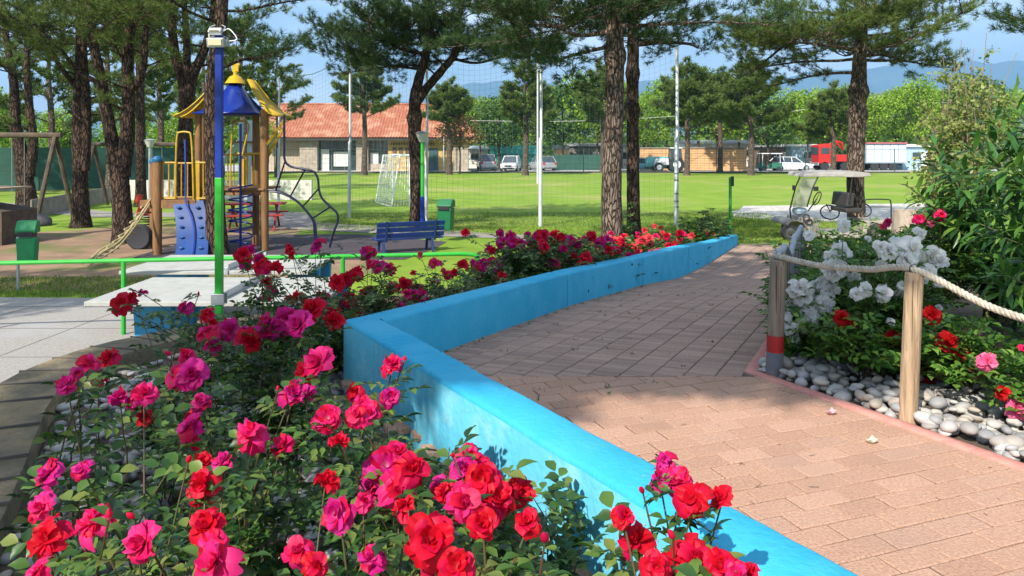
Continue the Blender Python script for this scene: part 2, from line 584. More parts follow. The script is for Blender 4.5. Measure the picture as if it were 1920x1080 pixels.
# sand bed seen in the joints
mb = MB(); rows = []; fs = []
Ys = [.3, 4.9] + PY[0:] + [18.2]
Ys = sorted(set(Ys)) 
for Y in Ys:
    rows += [(wallbed(Y) + .15, Y, P(Y) - .006), (kerbR(Y) + .03, Y, P(Y) - .006)]
for i in range(len(Ys) - 1):
    fs.append((2 * i, 2 * i + 1, 2 * i + 3, 2 * i + 2))
mb.add(rows, fs)
kind(mb.build('joint_sand', M('joint_sand', (.085, .07, .055), (.14, .11, .085), scale=30, rough=1)))

# pink kerb
mb = MB()
line = [(kerbR(Y), Y) for Y in (1.2, 2.2, 3.2, 4.2, 5.04, 6, 7, 8, 9.5, 11, 12.5, 14.3, 16, 18)]
vs = []; fs = []
for i, (x, y) in enumerate(line):
    if y < 5.03: nn = Vector((1.57, .815)).normalized()
    elif y < 5.05: nn = Vector((.95, -.02)) * 1.15
    else: nn = Vector((1, -.475)).normalized()
    for (d_, z_) in ((0, -.06), (0, .004), (.006, .010), (.082, .010), (.088, .004), (.088, -.06)):
        vs.append((x + nn.x * d_, y + nn.y * d_, P(y) + z_))
for i in range(len(line) - 1):
    for k in range(5):
        fs.append((i * 6 + k, i * 6 + k + 1, (i + 1) * 6 + k + 1, (i + 1) * 6 + k))
mb.add(vs, fs)
kp = mb.build('kerb', M('pink_kerb', (.50, .20, .165), (.56, .27, .22), scale=14, rough=.9, bump=.4, bscale=60), smooth=True, ang=50)
kind(kp)

# ---------------------------------------------------------------- blue wall
stn = []   # (bed xy, path xy, ztop)
nb = Vector((.857, .515)) * .235
Yn = [.2 + .05 * k for k in range(96)]
Yn = [y for y in Yn if y < 4.9]
uu = Vector((-.515, .857))
def ridged(L):
    "shadow stripes near the corner, shaped as faint ridges; L = metres from the corner"
    if .45 < L < 1.6:
        return .006 * math.sin(L * 2 * math.pi / .075) * min(1, (L - .45) * 5, (1.6 - L) * 3)
    return 0
N_ = 420
for k in range(N_):
    L = 5.4 * (1 - k / N_)
    if L > 1.7 and k % 3: continue
    bx = Vector((-1.126, 4.99)) - uu * L
    rg = ridged(L)  # striped shadow put into the shape of the wall
    w_ = .0028 * noise.noise((L * 3, 0, 1)) * 2
    stn.append((bx - nb.normalized() * (rg + w_), bx + nb, .8 + .36 + rg * 1.0 + .004 * noise.noise((L * 2.3, 5, 1))))
stn = [s_ for s_ in stn if (s_[0] - Vector((-1.126, 4.99))).length > .06]
stn.append((Vector((-1.126, 4.99)), Vector((-.858, 5.02)), 1.16))
nf = Vector((.8997, -.4365)) * .235
TOPY = [5, 8.1, 10.7, 13.2, 15.5, 18.1]; TOPZ = [1.16, .97, .77, .60, .40, .24]
seams = [8.1, 10.7, 13.3]
yy = 5.15
while yy < 18.15:
    near = [s_ for s_ in seams if abs(s_ - yy) < .13]
    b_ = Vector((-1.126 + .485 * (yy - 4.99), yy))
    zt = float(np.interp(yy, TOPY, TOPZ))
    if near:
        sm = near[0]
        for dy, dd in ((-.012, 0), (-.006, .012), (.006, .012), (.012, 0)):
            b2 = Vector((-1.126 + .485 * (sm + dy - 4.99), sm + dy)); stp = .008 if dy > 0 else 0
            stn.append((b2 + nf.normalized() * dd, b2 + nf - nf.normalized() * dd, float(np.interp(sm, TOPY, TOPZ)) - dd - stp))
        yy = sm + .15
        continue
    stn.append((b_, b_ + nf, zt + .004 * noise.noise((yy * 1.5, 2, 0))))
    yy += .22
prof = [(0, None), (0, -.30), (0, -.022), (.006, -.008), (.022, 0), (-.5, 0.004)]
vs = []; fs = []
for (b_, p_, zt) in stn:
    ax = (p_ - b_); wd = ax.length; ax = ax.normalized()
    zb = P(b_.y) - .35
    ring = [(0, zb), (0, zb * .6 + zt * .4), (0, zt - .022), (.007, zt - .007), (.022, zt), (wd / 2, zt + .004), (wd - .022, zt), (wd - .007, zt - .007), (wd, zt - .022), (wd, zb * .6 + zt * .4), (wd, zb)]
    for (d_, z_) in ring:
        q = b_ + ax * d_
        jz = .0022 * noise.noise((q.x * 9, q.y * 9, z_ * 9)) + (.006 * max(0, noise.noise((q.x * 22, q.y * 22, 3))) if 0 < d_ < .03 else 0)
        vs.append((q.x + jz, q.y + jz, z_ + jz * .6))
k_ = 11
for i in range(len(stn) - 1):
    for k in range(k_ - 1):
        fs.append((i * k_ + k, i * k_ + k + 1, (i + 1) * k_ + k + 1, (i + 1) * k_ + k))
fs.append(tuple(range(k_))); fs.append(tuple((len(stn) - 1) * k_ + k for k in range(k_ - 1, -1, -1)))
mb = MB(); mb.add(vs, fs)
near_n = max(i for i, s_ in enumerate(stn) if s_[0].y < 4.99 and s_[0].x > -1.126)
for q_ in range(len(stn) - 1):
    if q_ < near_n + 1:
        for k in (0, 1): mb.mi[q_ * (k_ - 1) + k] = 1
blue_m = M('blue_wall_paint', (.022, .345, .57), (.045, .40, .61), scale=1.4, rough=.7, bump=.3, bscale=40, c3=(.07, .42, .64), s3=4, q0=.42, q1=.8, spec=.25)
face_m = M('sunlit_wall_paint', (.085, .42, .60), (.13, .47, .62), scale=3, rough=.8, bump=.35, bscale=30, c3=(.24, .52, .60), s3=7, q0=.52, q1=.8, spec=.2)  # sunlit paleness of the bed-side face is put into this colour
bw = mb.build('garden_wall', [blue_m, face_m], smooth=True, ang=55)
nn_ = blue_m.node_tree; bb_ = [x for x in nn_.nodes if x.type == 'BSDF_PRINCIPLED'][0]
sp = nn_.nodes.new('ShaderNodeTexNoise'); sp.inputs['Scale'].default_value = 26; sp.inputs['Detail'].default_value = 5; sp.inputs['Roughness'].default_value = .7
tc_ = [x for x in nn_.nodes if x.type == 'TEX_COORD'][0]; nn_.links.new(tc_.outputs['Object'], sp.inputs['Vector'])
mr_ = nn_.nodes.new('ShaderNodeMapRange'); mr_.inputs[1].default_value = .66; mr_.inputs[2].default_value = .72; mr_.inputs[4].default_value = .55
nn_.links.new(sp.outputs[0], mr_.inputs[0])
kx_ = nn_.nodes.new('ShaderNodeMixRGB'); kx_.inputs[2].default_value = (.30, .34, .32, 1)
nn_.links.new(mr_.outputs[0], kx_.inputs[0]); nn_.links.new(bb_.inputs['Base Color'].links[0].from_socket, kx_.inputs[1]); nn_.links.new(kx_.outputs[0], bb_.inputs['Base Color'])
tag(bw, 'low sky blue painted concrete wall zigzagging between rose bed and brick path', 'garden wall')
# chips of old paint and red brown base strip
mb = MB()
for k in range(60):
    L = r_.uniform(.9, 3.9); z = r_.uniform(.72, 1.12)
    q = Vector((-1.126, 4.99)) - uu * L - nb.normalized() * .0045
    s_ = r_.uniform(.002, .007)
    mb.box((q.x, q.y, z), (s_ * 1.5, .001, s_), rz=math.atan2(-uu.y, -uu.x))
mb.build('paint_chip', M('bare_render', (.42, .36, .30), rough=.9), bw)
mb = MB()
a = Vector((-1.126, 4.99)) - uu * .9 - nb.normalized() * .006; b = Vector((-1.126, 4.99)) - uu * 5 - nb.normalized() * .006
mb.slab([(a.x, a.y, .62), (b.x, b.y, .62), (b.x, b.y, .70), (a.x, a.y, .69)], -.003)
mb.build('base_strip', M('terracotta_strip', (.50, .16, .07), (.35, .12, .06), scale=20, rough=.9), bw)
# two small dark scribbled strokes on the path side
mb = MB()
for dx in (-.02, .03):
    Y = 9.35 + dx
    q = Vector((-1.126 + .485 * (Y - 4.99), Y)) + nf * 1.012
    zt = float(np.interp(Y, TOPY, TOPZ))
    mb.box((q.x, q.y, zt - .27), (.010, .003, .055), rz=math.atan2(v2.y, v2.x), ry=.2)
mb.build('scribble', M('scribble_dark', (.03, .06, .09), rough=.8), bw)

# ---------------------------------------------------------------- hills and far land
def ridge(name, Yd, depth, prof, mat, base=-20, seed=0, amp=1.0, nx=260):
    xs = np.linspace(-300, 2300, nx)
    rows = []; fs = []
    for i, px in enumerate(xs):
        top = np.interp(px, [p[0] for p in prof], [p[1] for p in prof])
        h = (280 - top) * Yd / 1400 + 2.3
        h *= 1 + amp * .05 * noise.fractal((px * .012, seed, 0), 1.0, 2.0, 4)
        for j in range(9):
            t = j / 8
            y = Yd - depth * (1 - t)
            hh = base + (h - base) * (t ** .9) + (1 - t) * t * h * .9 * noise.noise((px * .02, t * 4 + seed, 1))
            rows.append(((px - 960) * Yd / 1400, y, hh))
    for i in range(nx - 1):
        for j in range(8):
            a = i * 9 + j
            fs.append((a, a + 9, a + 10, a + 1))
    # back slope
    b0 = len(rows)
    for i, px in enumerate(xs):
        rows.append(((px - 960) * Yd / 1400, Yd + depth, base))
    for i in range(nx - 1):
        fs.append((i * 9 + 8, (i + 1) * 9 + 8, b0 + i + 1, b0 + i))
    mb = MB(); mb.add(rows, fs)
    return kind(mb.build(name, mat, smooth=True, ang=180))
hill_m = M('far_hillside', (.045, .09, .10), (.07, .12, .12), scale=.004, rough=1)
ridge('far_mountains', 4200, 1200, [(-300, 215), (300, 215), (560, 205), (760, 190), (880, 156), (1000, 150), (1100, 172), (1200, 152), (1330, 148), (1480, 142), (1640, 124), (1800, 116), (2300, 108)], hill_m, seed=1)
hill2_m = M('near_hillside', (.06, .11, .05), (.14, .15, .09), scale=.02, rough=1, c3=(.35, .33, .28), s3=.05, q0=.62, q1=.7)
ridge('low_hills', 1900, 700, [(-300, 262), (900, 262), (1300, 245), (1400, 225), (1480, 200), (1560, 184), (1650, 172), (1760, 168), (2300, 160)], hill2_m, seed=5)
# ================================================================ VEGETATION
# rose leaf template: 5 leaflets on a stalk, all tris
def leaflet(L, W, fold=.25):
    prof = [(.12, .22), (.34, .46), (.58, .50), (.80, .25)]
    v = [(0, 0, 0)] + [(0, L * t, -.14 * L * t * t) for t, _ in prof] + [(0, L * 1.04, -.20 * L)]
    v += [(-W * h, L * (t - .02 + .02 * (i % 2)), W * fold * h * 1.6 - .10 * L * t * t) for i, (t, h) in enumerate(prof)]
    v += [(W * h, L * (t + .02 - .02 * (i % 2)), W * fold * h * 1.6 - .10 * L * t * t) for i, (t, h) in enumerate(prof)]
    f = [(0, 1, 6), (0, 10, 1)]
    for i in range(3):
        f += [(6 + i, 1 + i, 2 + i), (6 + i, 2 + i, 7 + i), (1 + i, 10 + i, 11 + i), (1 + i, 11 + i, 2 + i)]
    f += [(9, 4, 5), (4, 13, 5)]
    return np.array(v, float), np.array(f)
def compound():
    Vs = []; Fs = []; off = 0
    v, f = leaflet(.050, .032)
    for (y, a, s) in ((.085, 0, 1.1), (.062, 62, .95), (.062, -62, .95), (.032, 72, .75), (.032, -72, .75)):
        c, sn = math.cos(R(a)), math.sin(R(a))
        q = v * s
        x = q[:, 0] * c + q[:, 1] * sn; yy = -q[:, 0] * sn + q[:, 1] * c
        Vs.append(np.stack([x, yy + y, q[:, 2]], 1)); Fs.append(f + off); off += len(v)
    Vs.append(np.array([(-.0012, 0, 0), (.0012, 0, 0), (0, .085, .001)])); Fs.append(np.array([(off, off + 1, off + 2)]))
    return np.concatenate(Vs), np.concatenate(Fs)
ROSE_T, ROSE_F = compound()
rleaf_m = M('rose_leaf', (.05, .10, .02), rough=.42, spec=.45, trans=.28, island=[(.014, .042, .012), (.022, .065, .016), (.035, .095, .02), (.06, .135, .025), (.11, .20, .035), (.17, .20, .045)])
wleaf_m = M('bright_rose_leaf', (.05, .12, .02), rough=.45, spec=.4, trans=.32, island=[(.03, .10, .015), (.06, .16, .02), (.11, .23, .03), (.19, .32, .05)])
stem_m = M('rose_stem', (.09, .03, .02), (.05, .075, .02), scale=12, rough=.6)

# blooms
def bloom_mesh(seed, full=1.0):
    g = random.Random(seed)
    V = []; F = []
    def petal(az, tilt, L, W, lift, cup, rad=0.0):
        nu, nv = 8, 6
        o = len(V)
        ph = g.uniform(0, 6.28); am = g.uniform(.07, .14)
        ca, sa = math.cos(az), math.sin(az)
        notch = g.uniform(.0, .16)
        for j in range(nv + 1):
            v = j / nv
            wv = W * (math.sin(min(1, v * 1.02 + .08) * math.pi * .62) ** .8) * (1 - .18 * v ** 4)
            # curve: starts steep, rolls outward
            th = tilt - cup * (v - .5)
            rr = L * (v * math.cos(th)) + rad; zz = L * v * math.sin(th) + lift
            for i in range(nu + 1):
                u = (i / nu - .5) * 2
                x = u * wv / 2
                cupz = (u * u) * L * .20 * (1 - .4 * v)
                edge = am * L * (math.sin(u * 4.2 + ph) + .6 * math.sin(u * 9 + ph * 2) * v) * v * v * 1.25
                tipcut = -notch * L * (1 - abs(u)) ** 2 * (v ** 6) - .16 * L * u * u * v ** 3
                r2 = rr + tipcut - cupz * math.sin(th)
                z2 = zz + cupz * math.cos(th) + edge
                V.append((r2 * ca - x * sa, r2 * sa + x * ca, z2))
        for j in range(nv):
            for i in range(nu):
                a = o + j * (nu + 1) + i
                F.append((a, a + 1, a + nu + 2, a + nu + 1))
    n0 = 6
    a0 = g.uniform(0, 6.28)
    for k in range(n0):
        petal(a0 + k * 6.283 / n0 + g.uniform(-.35, .35), R(g.uniform(-22, 38)), g.uniform(.38, .56), g.uniform(.40, .64), .02, R(g.uniform(10, 85)))
    for k in range(6):
        petal(a0 + .5 + k * 6.283 / 6 + g.uniform(-.4, .4), R(g.uniform(18, 62)), g.uniform(.30, .48), g.uniform(.32, .52), .05, R(g.uniform(0, 65)))
    for k in range(int(5 * full)):
        petal(a0 + k * 6.283 / 5 + g.uniform(-.3, .3), R(g.uniform(52, 78)), g.uniform(.28, .38), g.uniform(.28, .38), .06, R(g.uniform(-10, 30)))
    for k in range(int(4 * full)):
        petal(g.uniform(0, 6.28), R(g.uniform(62, 88)), g.uniform(.18, .27), g.uniform(.18, .25), .06, R(g.uniform(-40, 10)), .02)
    return V, F
def bud_mesh(seed):
    mb = MB()
    mb.lathe([(.02, -.1), (.12, 0), (.17, .16), (.14, .34), (.05, .50), (.01, .54)], n=8)
    return mb.v, mb.f
def petalmat(name, cols, base, trans=.40):
    m = M(name, cols[0], rough=.55, spec=.25, trans=trans, island=cols)
    n = m.node_tree
    # paler petal base and fine veins belong to the petal itself
    t = [x for x in n.nodes if x.type == 'TEX_COORD'][0]
    ln = n.nodes.new('ShaderNodeVectorMath'); ln.operation = 'LENGTH'
    n.links.new(t.outputs['Object'], ln.inputs[0])
    mr = n.nodes.new('ShaderNodeMapRange')
    mr.inputs[1].default_value = .05; mr.inputs[2].default_value = .20; mr.inputs[3].default_value = .75; mr.inputs[4].default_value = 0
    n.links.new(ln.outputs['Value'], mr.inputs[0])
    k = n.nodes.new('ShaderNodeMixRGB'); k.inputs[2].default_value = (*base, 1)
    n.links.new(mr.outputs[0], k.inputs[0])
    b = [x for x in n.nodes if x.type == 'BSDF_PRINCIPLED'][0]
    tr = [x for x in n.nodes if x.type == 'BSDF_TRANSLUCENT'][0]
    src = b.inputs['Base Color'].links[0].from_socket
    n.links.new(src, k.inputs[1])
    n.links.new(k.outputs[0], b.inputs['Base Color']); n.links.new(k.outputs[0], tr.inputs['Color'])
    return m
pm = {
    'R': petalmat('red_petal', [(.42, .002, .010), (.60, .003, .02), (.74, .006, .04), (.58, .003, .08), (.50, .002, .012)], (.75, .10, .12)),
    'K': petalmat('hot_pink_petal', [(.60, .003, .05), (.72, .008, .13), (.76, .03, .24), (.62, .004, .04), (.70, .006, .09), (.80, .14, .26)], (.9, .45, .45)),
    'M': petalmat('magenta_petal', [(.46, .002, .11), (.58, .006, .20), (.66, .03, .30), (.56, .003, .05), (.50, .003, .15), (.74, .16, .42)], (.80, .40, .60)),
    'W': petalmat('white_petal', [(.80, .80, .78), (.84, .83, .80), (.82, .76, .76)], (.86, .80, .50)),
    'D': petalmat('deep_red_petal', [(.40, .002, .004), (.52, .004, .006), (.62, .01, .01)], (.5, .05, .02)),
    'C': petalmat('coral_petal', [(.74, .04, .06), (.80, .09, .10), (.84, .05, .12)], (.9, .5, .4)),
    'P': petalmat('pale_pink_petal', [(.80, .10, .28), (.84, .2, .36), (.76, .06, .22)], (.9, .6, .6)),
}
BL = {}
for key, mt in pm.items():
    for s_ in range(6):
        V, F = bloom_mesh(s_ * 7 + 1, .4 if s_ in (2, 5) else .8)
        me = bpy.data.meshes.new('flower')
        me.from_pydata(V, [], F); me.materials.append(mt)
        me.polygons.foreach_set('use_smooth', [True] * len(F)); me.update()
        BL[(key, s_)] = me
    V, F = bud_mesh(0)
    me = bpy.data.meshes.new('bud'); me.from_pydata(V, [], F); me.materials.append(mt)
    me.polygons.foreach_set('use_smooth', [True] * len(F)); me.update()
    BL[(key, 'bud')] = me
stam_m = M('stamen_yellow', (.75, .55, .12), rough=.8)
mb = MB()
for k in range(14):
    a = k * 2.4; rr = .03 + .035 * (k % 3) / 2
    mb.bar((0, 0, .04), (rr * math.cos(a) * 1.4, rr * math.sin(a) * 1.4, .17), .008, 4)
tmp = mb.build('stamens', stam_m); stam_me = tmp.data; bpy.data.objects.remove(tmp)

def rose_bush(name, label, base, blooms, height=.8, rad=.45, shoots=50, seed=0, leafm=None, group='rose bushes in the beds', leafscale=1.0, glow=0, stamens=False, cat='rose bush', perstem=5):
    g = np.random.default_rng(seed + 100); rr = random.Random(seed)
    base = Vector(base)
    root = thing(name, label, cat, base, 0, group)
    st = MB(base)
    pos = []; D = []; sc_ = []
    def grow(tip, r0, r1, lf, start=.3):
        b = base + Vector((rr.uniform(-.08, .08), rr.uniform(-.08, .08), 0))
        mid = b.lerp(tip, .5) + Vector((rr.uniform(-.11, .11), rr.uniform(-.11, .11), (tip.z - b.z) * .10))
        pts = [b, b.lerp(mid, .5) + Vector((0, 0, .04)), mid, mid.lerp(tip, .55), tip]
        pts = catmull(pts, 2)
        n = len(pts)
        st.tube(pts, [r0 + (r1 - r0) * i / (n - 1) for i in range(n)], 5, caps=False)
        for k in range(lf):
            t = start + (1 - start) * (k + rr.random()) / lf * .97
            i = min(n - 2, int(t * (n - 1))); u = t * (n - 1) - i
            p = pts[i].lerp(pts[i + 1], u)
            az = rr.uniform(0, 6.28)
            d = Vector((math.cos(az), math.sin(az), rr.uniform(-.1, .55)))
            pos.append(p); D.append(d); sc_.append(rr.uniform(.75, 1.25) * leafscale)
    for (p, dia, key, nrm_) in blooms:
        grow(Vector(p) - Vector(nrm_) * dia * .05, .0042, .0022, perstem + 4, .3)
        isbud = dia < .045
        me = BL[(key, 'bud')] if isbud else BL[(key, rr.randrange(6))]
        o = bpy.data.objects.new('bud' if isbud else 'flower', me)
        C.objects.link(o); o.parent = root
        o.location = Vector(p) - base
        q = Vector(nrm_).to_track_quat('Z', 'Y')
        o.rotation_euler = (q.to_matrix() @ Matrix.Rotation(rr.uniform(0, 6.28), 3, 'Z')).to_euler()
        s = dia * (1.0 if not isbud else 1.25)
        o.scale = (s, s, s * rr.uniform(.9, 1.15))
        if stamens and not isbud:
            q2 = bpy.data.objects.new('stamens', stam_me); C.objects.link(q2); q2.parent = o
    for k in range(shoots):
        az = rr.uniform(0, 6.28); r2 = rad * math.sqrt(rr.random())
        h = height * (1 - .35 * (r2 / rad) ** 2) * rr.uniform(.45, 1.0)
        grow(base + Vector((r2 * math.cos(az), r2 * math.sin(az), h)), .004, .0015, perstem + 1, .3)
    st.build('stems', stem_m, root, smooth=True, ang=60)
    pos = np.array([tuple(p) for p in pos]); D = np.array([tuple(d) for d in D])
    fr = frames(D, g.uniform(-.6, .6, len(D)))
    V, F = scatter(ROSE_T, ROSE_F, fr, pos, np.array(sc_))
    npmesh('foliage', V, F, leafm or rleaf_m, root, off=base)
    return root

# -------- blooms of the near bed, read off the photograph: px, py, size px, colour
near = [
 (95,890,70,'M'),(85,945,55,'M'),(155,880,45,'M'),(95,1012,95,'R'),(180,985,88,'K'),(275,1018,92,'K'),(390,990,88,'R'),(410,1062,115,'K'),
 (475,820,78,'K'),(270,742,60,'K'),(225,750,52,'M'),(358,705,78,'M'),(360,798,62,'M'),(378,758,50,'M'),(125,722,48,'M'),
 (168,684,50,'K'),(205,675,55,'R'),(228,570,50,'R'),(250,560,34,'R'),(350,578,40,'M'),(388,592,38,'R'),(390,625,52,'K'),(352,668,44,'K'),
 (455,480,50,'R'),(492,500,56,'R'),(470,472,36,'M'),(515,505,44,'R'),(430,620,58,'M'),(465,640,66,'R'),(512,612,64,'M'),(565,610,70,'M'),
 (590,580,74,'R'),(548,600,50,'M'),(600,683,78,'K'),(545,745,66,'M'),(577,738,44,'M'),(615,785,68,'K'),(665,735,44,'R'),(735,690,64,'K'),(695,775,62,'K'),
 (680,760,46,'K'),(635,832,54,'R'),(380,872,56,'R'),(385,908,74,'R'),(420,868,54,'M'),(610,910,62,'R'),(635,962,84,'M'),(682,945,54,'K'),(700,1052,66,'M'),
 (562,1035,70,'K'),(592,1062,64,'R'),(725,875,96,'M'),(768,885,88,'R'),(745,925,92,'K'),(760,955,60,'R'),(745,850,60,'K'),
 (880,858,72,'K'),(905,900,90,'R'),(868,945,86,'K'),(932,940,86,'R'),(905,985,84,'R'),(838,925,60,'R'),(870,885,66,'M'),
 (805,1015,132,'R'),(855,1065,95,'R'),(990,982,70,'R'),(1022,1012,46,'M'),(905,880,60,'K'),
 (1238,905,62,'M'),(1300,935,84,'R'),(1272,905,72,'K'),(1168,968,56,'R'),(1195,1018,86,'R'),(1295,1052,104,'R'),(1352,1062,84,'R'),(1232,1062,60,'R'),(1405,1078,60,'R'),(1380,1074,60,'K'),
 (1205,922,28,'R'),(1262,1008,34,'R'),(250,970,30,'R'),(353,865,28,'R'),(848,855,22,'R'),(545,470,24,'R'),(320,665,22,'M'),
 (75,1070,60,'K'),(145,700,34,'M'),(240,600,0,'M'),
]
mid = [
 (650,525,62,'R'),(632,532,50,'R'),(668,515,44,'R'),(690,548,50,'R'),(705,572,55,'R'),(735,540,44,'R'),(720,590,46,'R'),(760,532,34,'R'),(780,545,46,'M'),(790,556,40,'M'),(765,556,40,'K'),
 (596,460,42,'M'),(548,478,22,'R'),(686,475,36,'M'),(713,500,34,'M'),(695,495,24,'K'),(788,478,16,'C'),(817,494,32,'K'),(867,497,28,'R'),(850,513,24,'R'),(887,493,18,'M'),(775,512,16,'R'),
 (815,527,22,'M'),(838,516,22,'R'),(895,530,28,'M'),(880,538,22,'M'),(920,492,34,'M'),(922,470,20,'R'),(940,518,24,'R'),(510,545,30,'M'),(530,575,0,'R'),(605,560,50,'R'),(625,590,52,'R'),(655,560,40,'R'),
 (500,530,30,'R'),(565,535,0,'R'),(745,575,40,'M'),(670,600,44,'R'),(560,560,44,'R'),(680,625,40,'M'),
]
def bloomspec(px, py, s, key, Y):
    p = PX(px, py, Y)
    dia = min(.15, s * .92 * Y / 1400)
    nrm_ = Vector((random.uniform(-.55, .45), random.uniform(-1.0, -.1), random.uniform(.35, 1.0))).normalized()
    return (p, dia, key, nrm_)
pts = []
for (px, py, s, key) in near:
    if s == 0: continue
    drop = .86 + random.uniform(-.07, .07)
    if py > 950: drop = .74 + random.uniform(-.04, .04)
    if py < 560: drop = .78
    Y = drop * 1400 / (py - 280)
    b = bloomspec(px, py, s, key, Y)
    x = b[0].x
    if x > wallbed(b[0].y) - .05 and py < 990:
        Y *= .9; b = bloomspec(px, py, s, key, Y)
    pts.append(b)
for (px, py, s, key) in mid:
    if s == 0: continue
    a = (px - 960) / 1400.
    Y = (4.25 + random.uniform(-.35, .35)) / (.485 - a)
    pts.append(bloomspec(px, py, s, key, Y))
extra = []
for b in pts:                                    # wide patches are bunches: give them a companion
    if b[1] > .085 and random.random() < .85:
        q = b[0] + Vector((random.uniform(-.09, .09), random.uniform(.02, .12), random.uniform(-.09, .03)))
        extra.append((q, b[1] * random.uniform(.6, .95), random.choice([b[2], 'M', 'K', 'R']), (b[3] + Vector((random.uniform(-.5, .5), 0, random.uniform(-.3, .5)))).normalized()))
    if b[1] > .07 and random.random() < .13:
        extra.append((b[0] + Vector((random.uniform(-.07, .07), 0, random.uniform(.02, .07))), .028, b[2], Vector((random.uniform(-.3, .3), 0, 1)).normalized()))
pts += extra
BUSH = [
 ((-1.18, 1.95), 'rose bush at the bottom left corner, red and magenta blooms beside the stone edging'),
 ((-.78, 1.62), 'rose bush at the bottom edge left of the middle, one wide pink bloom'),
 ((-.38, 1.75), 'rose bush with ragged magenta and red blooms above grey pebbles, left of the biggest bloom'),
 ((-.10, 1.42), 'nearest rose bush carrying the biggest full red bloom at the bottom edge'),
 ((-.03, 2.05), 'rose bush with a tall dense red bunch in front of the sunlit blue wall'),
 ((.10, 2.5), 'small rose bush with one red bloom low against the sunlit blue wall'),
 ((.42, 1.66), 'rose bush with long stalks and buds rising in front of the sunlit paving'),
 ((.33, 1.42), 'rose bush with crowded red blooms cut off by the bottom edge, beside the blue wall'),
 ((-.36, 2.35), 'rose bush with a mixed bunch of magenta and red blooms, left of the wall base'),
 ((-.83, 2.45), 'rose bush with a single rounded hot pink bloom above dark leaves'),
 ((-1.08, 2.25), 'rose bush with deep red blooms round a green bud cluster, over pebbles'),
 ((-1.62, 2.85), 'rose bush beside the stone edging with two hot pink blooms and pale leaves'),
 ((-1.15, 2.95), 'rose bush with wide magenta blooms in front of the concrete slabs'),
 ((-.60, 2.85), 'rose bush left of the wall corner with pink blooms on upright reddish stalks'),
 ((-.40, 3.05), 'slender rose bush with one upright pink bloom in front of the shadow-striped wall corner'),
 ((-1.75, 3.9), 'rose bush leaning over the stone edging with one red bloom below the table'),
 ((-1.55, 3.45), 'rose bush with red and pink blooms just behind the stone edging'),
 ((-1.15, 3.75), 'dense rose bush heaped with magenta blooms left of the wall corner'),
 ((-1.65, 4.9), 'tall rose bush with red blooms beside the foot of the blue and green pole'),
 ((-1.30, 5.5), 'tall thin rose bush with one raised magenta bloom in front of the dark matting'),
 ((-1.05, 5.95), 'rose bush with a wide bunch of red blooms behind the wall corner'),
 ((-.80, 6.6), 'rose bush with red and magenta blooms leaning on the blue wall past the corner'),
 ((-.65, 7.3), 'rose bush with scattered single blooms below the blue bench'),
 ((-.15, 8.2), 'rose bush by the bent end of the green rail with small magenta blooms'),
]
groups = [[] for _ in BUSH]
for b in pts:
    d = [((b[0].x - q[0][0]) ** 2 + (b[0].y - q[0][1]) ** 2) for q in BUSH]
    groups[int(np.argmin(d))].append(b)
for i, ((xy, lab), gl) in enumerate(zip(BUSH, groups)):
    z = P(xy[1]) - .15
    near_ = xy[1] < 4.5
    hh = .62 if near_ else .72
    zs = [b[0].z - z for b in gl] or [hh + .1]
    hh = min(hh, max(zs) * .85)
    rose_bush('rose_bush', lab, (xy[0], xy[1], z), gl, height=hh, rad=.23 if near_ else .48, shoots=(7 if i in (0, 10, 11, 16) else 12) if xy[1] < 3.6 else 30 if near_ else 50, seed=i, perstem=6, leafscale=.82 if xy[1] < 1.8 else .95)

# farther bushes along the wall up to its end
far_labels = [
 'rose bush with large crimson and magenta blooms, first behind the green rail end',
 'rose bush with crimson blooms beside the pale stump and boards',
 'rose bush with deep pink blooms above the first seam of the wall',
 'rose bush with magenta blooms in front of the lawn, left of the thick trunk',
 'rose bush with crimson blooms at the left foot of the thick trunk',
 'rose bush with coral pink blooms just right of the thick trunk',
 'rose bush with many small coral blooms halfway between thick trunk and green post',
 'rose bush with sparse coral blooms over the last wall panels',
 'rose bush with pale red blooms where the wall dips towards the lawn',
 'rose bush with hardly any blooms beside the green post']
kk = 0
for i, (px, n, key, hgt) in enumerate([(985, 16, 'RMM', .84), (1020, 20, 'RMR', .88), (1062, 18, 'RMM', .80), (1095, 16, 'MKM', .76), (1130, 16, 'RM', .70), (1180, 22, 'CKC', .76), (1215, 24, 'CRC', .74), (1250, 18, 'CKC', .74), (1285, 7, 'C', .68), (1325, 3, 'C', .62)]):
    a = (px - 960) / 1400.
    Y = 4.2 / (.485 - a)
    x = a * Y; z = P(Y) - .15
    gl = []
    R2 = random.Random(300 + i)
    for k in range(n):
        az = R2.uniform(0, 6.28); r2 = .75 * math.sqrt(R2.random())
        p = Vector((x + r2 * math.cos(az) * 1.05, Y + r2 * math.sin(az), z + hgt * R2.uniform(.55, 1.08)))
        p.x = min(p.x, wallbed(p.y) - .04)
        gl.append((p, R2.uniform(.12, .20), key[R2.randrange(len(key))], Vector((R2.uniform(-.5, .5), R2.uniform(-1, -.1), R2.uniform(.3, 1))).normalized()))
    rose_bush('rose_bush', far_labels[i], (x, Y, z), gl, height=hgt, rad=.8, shoots=70, seed=50 + i, leafscale=1.5, perstem=6)

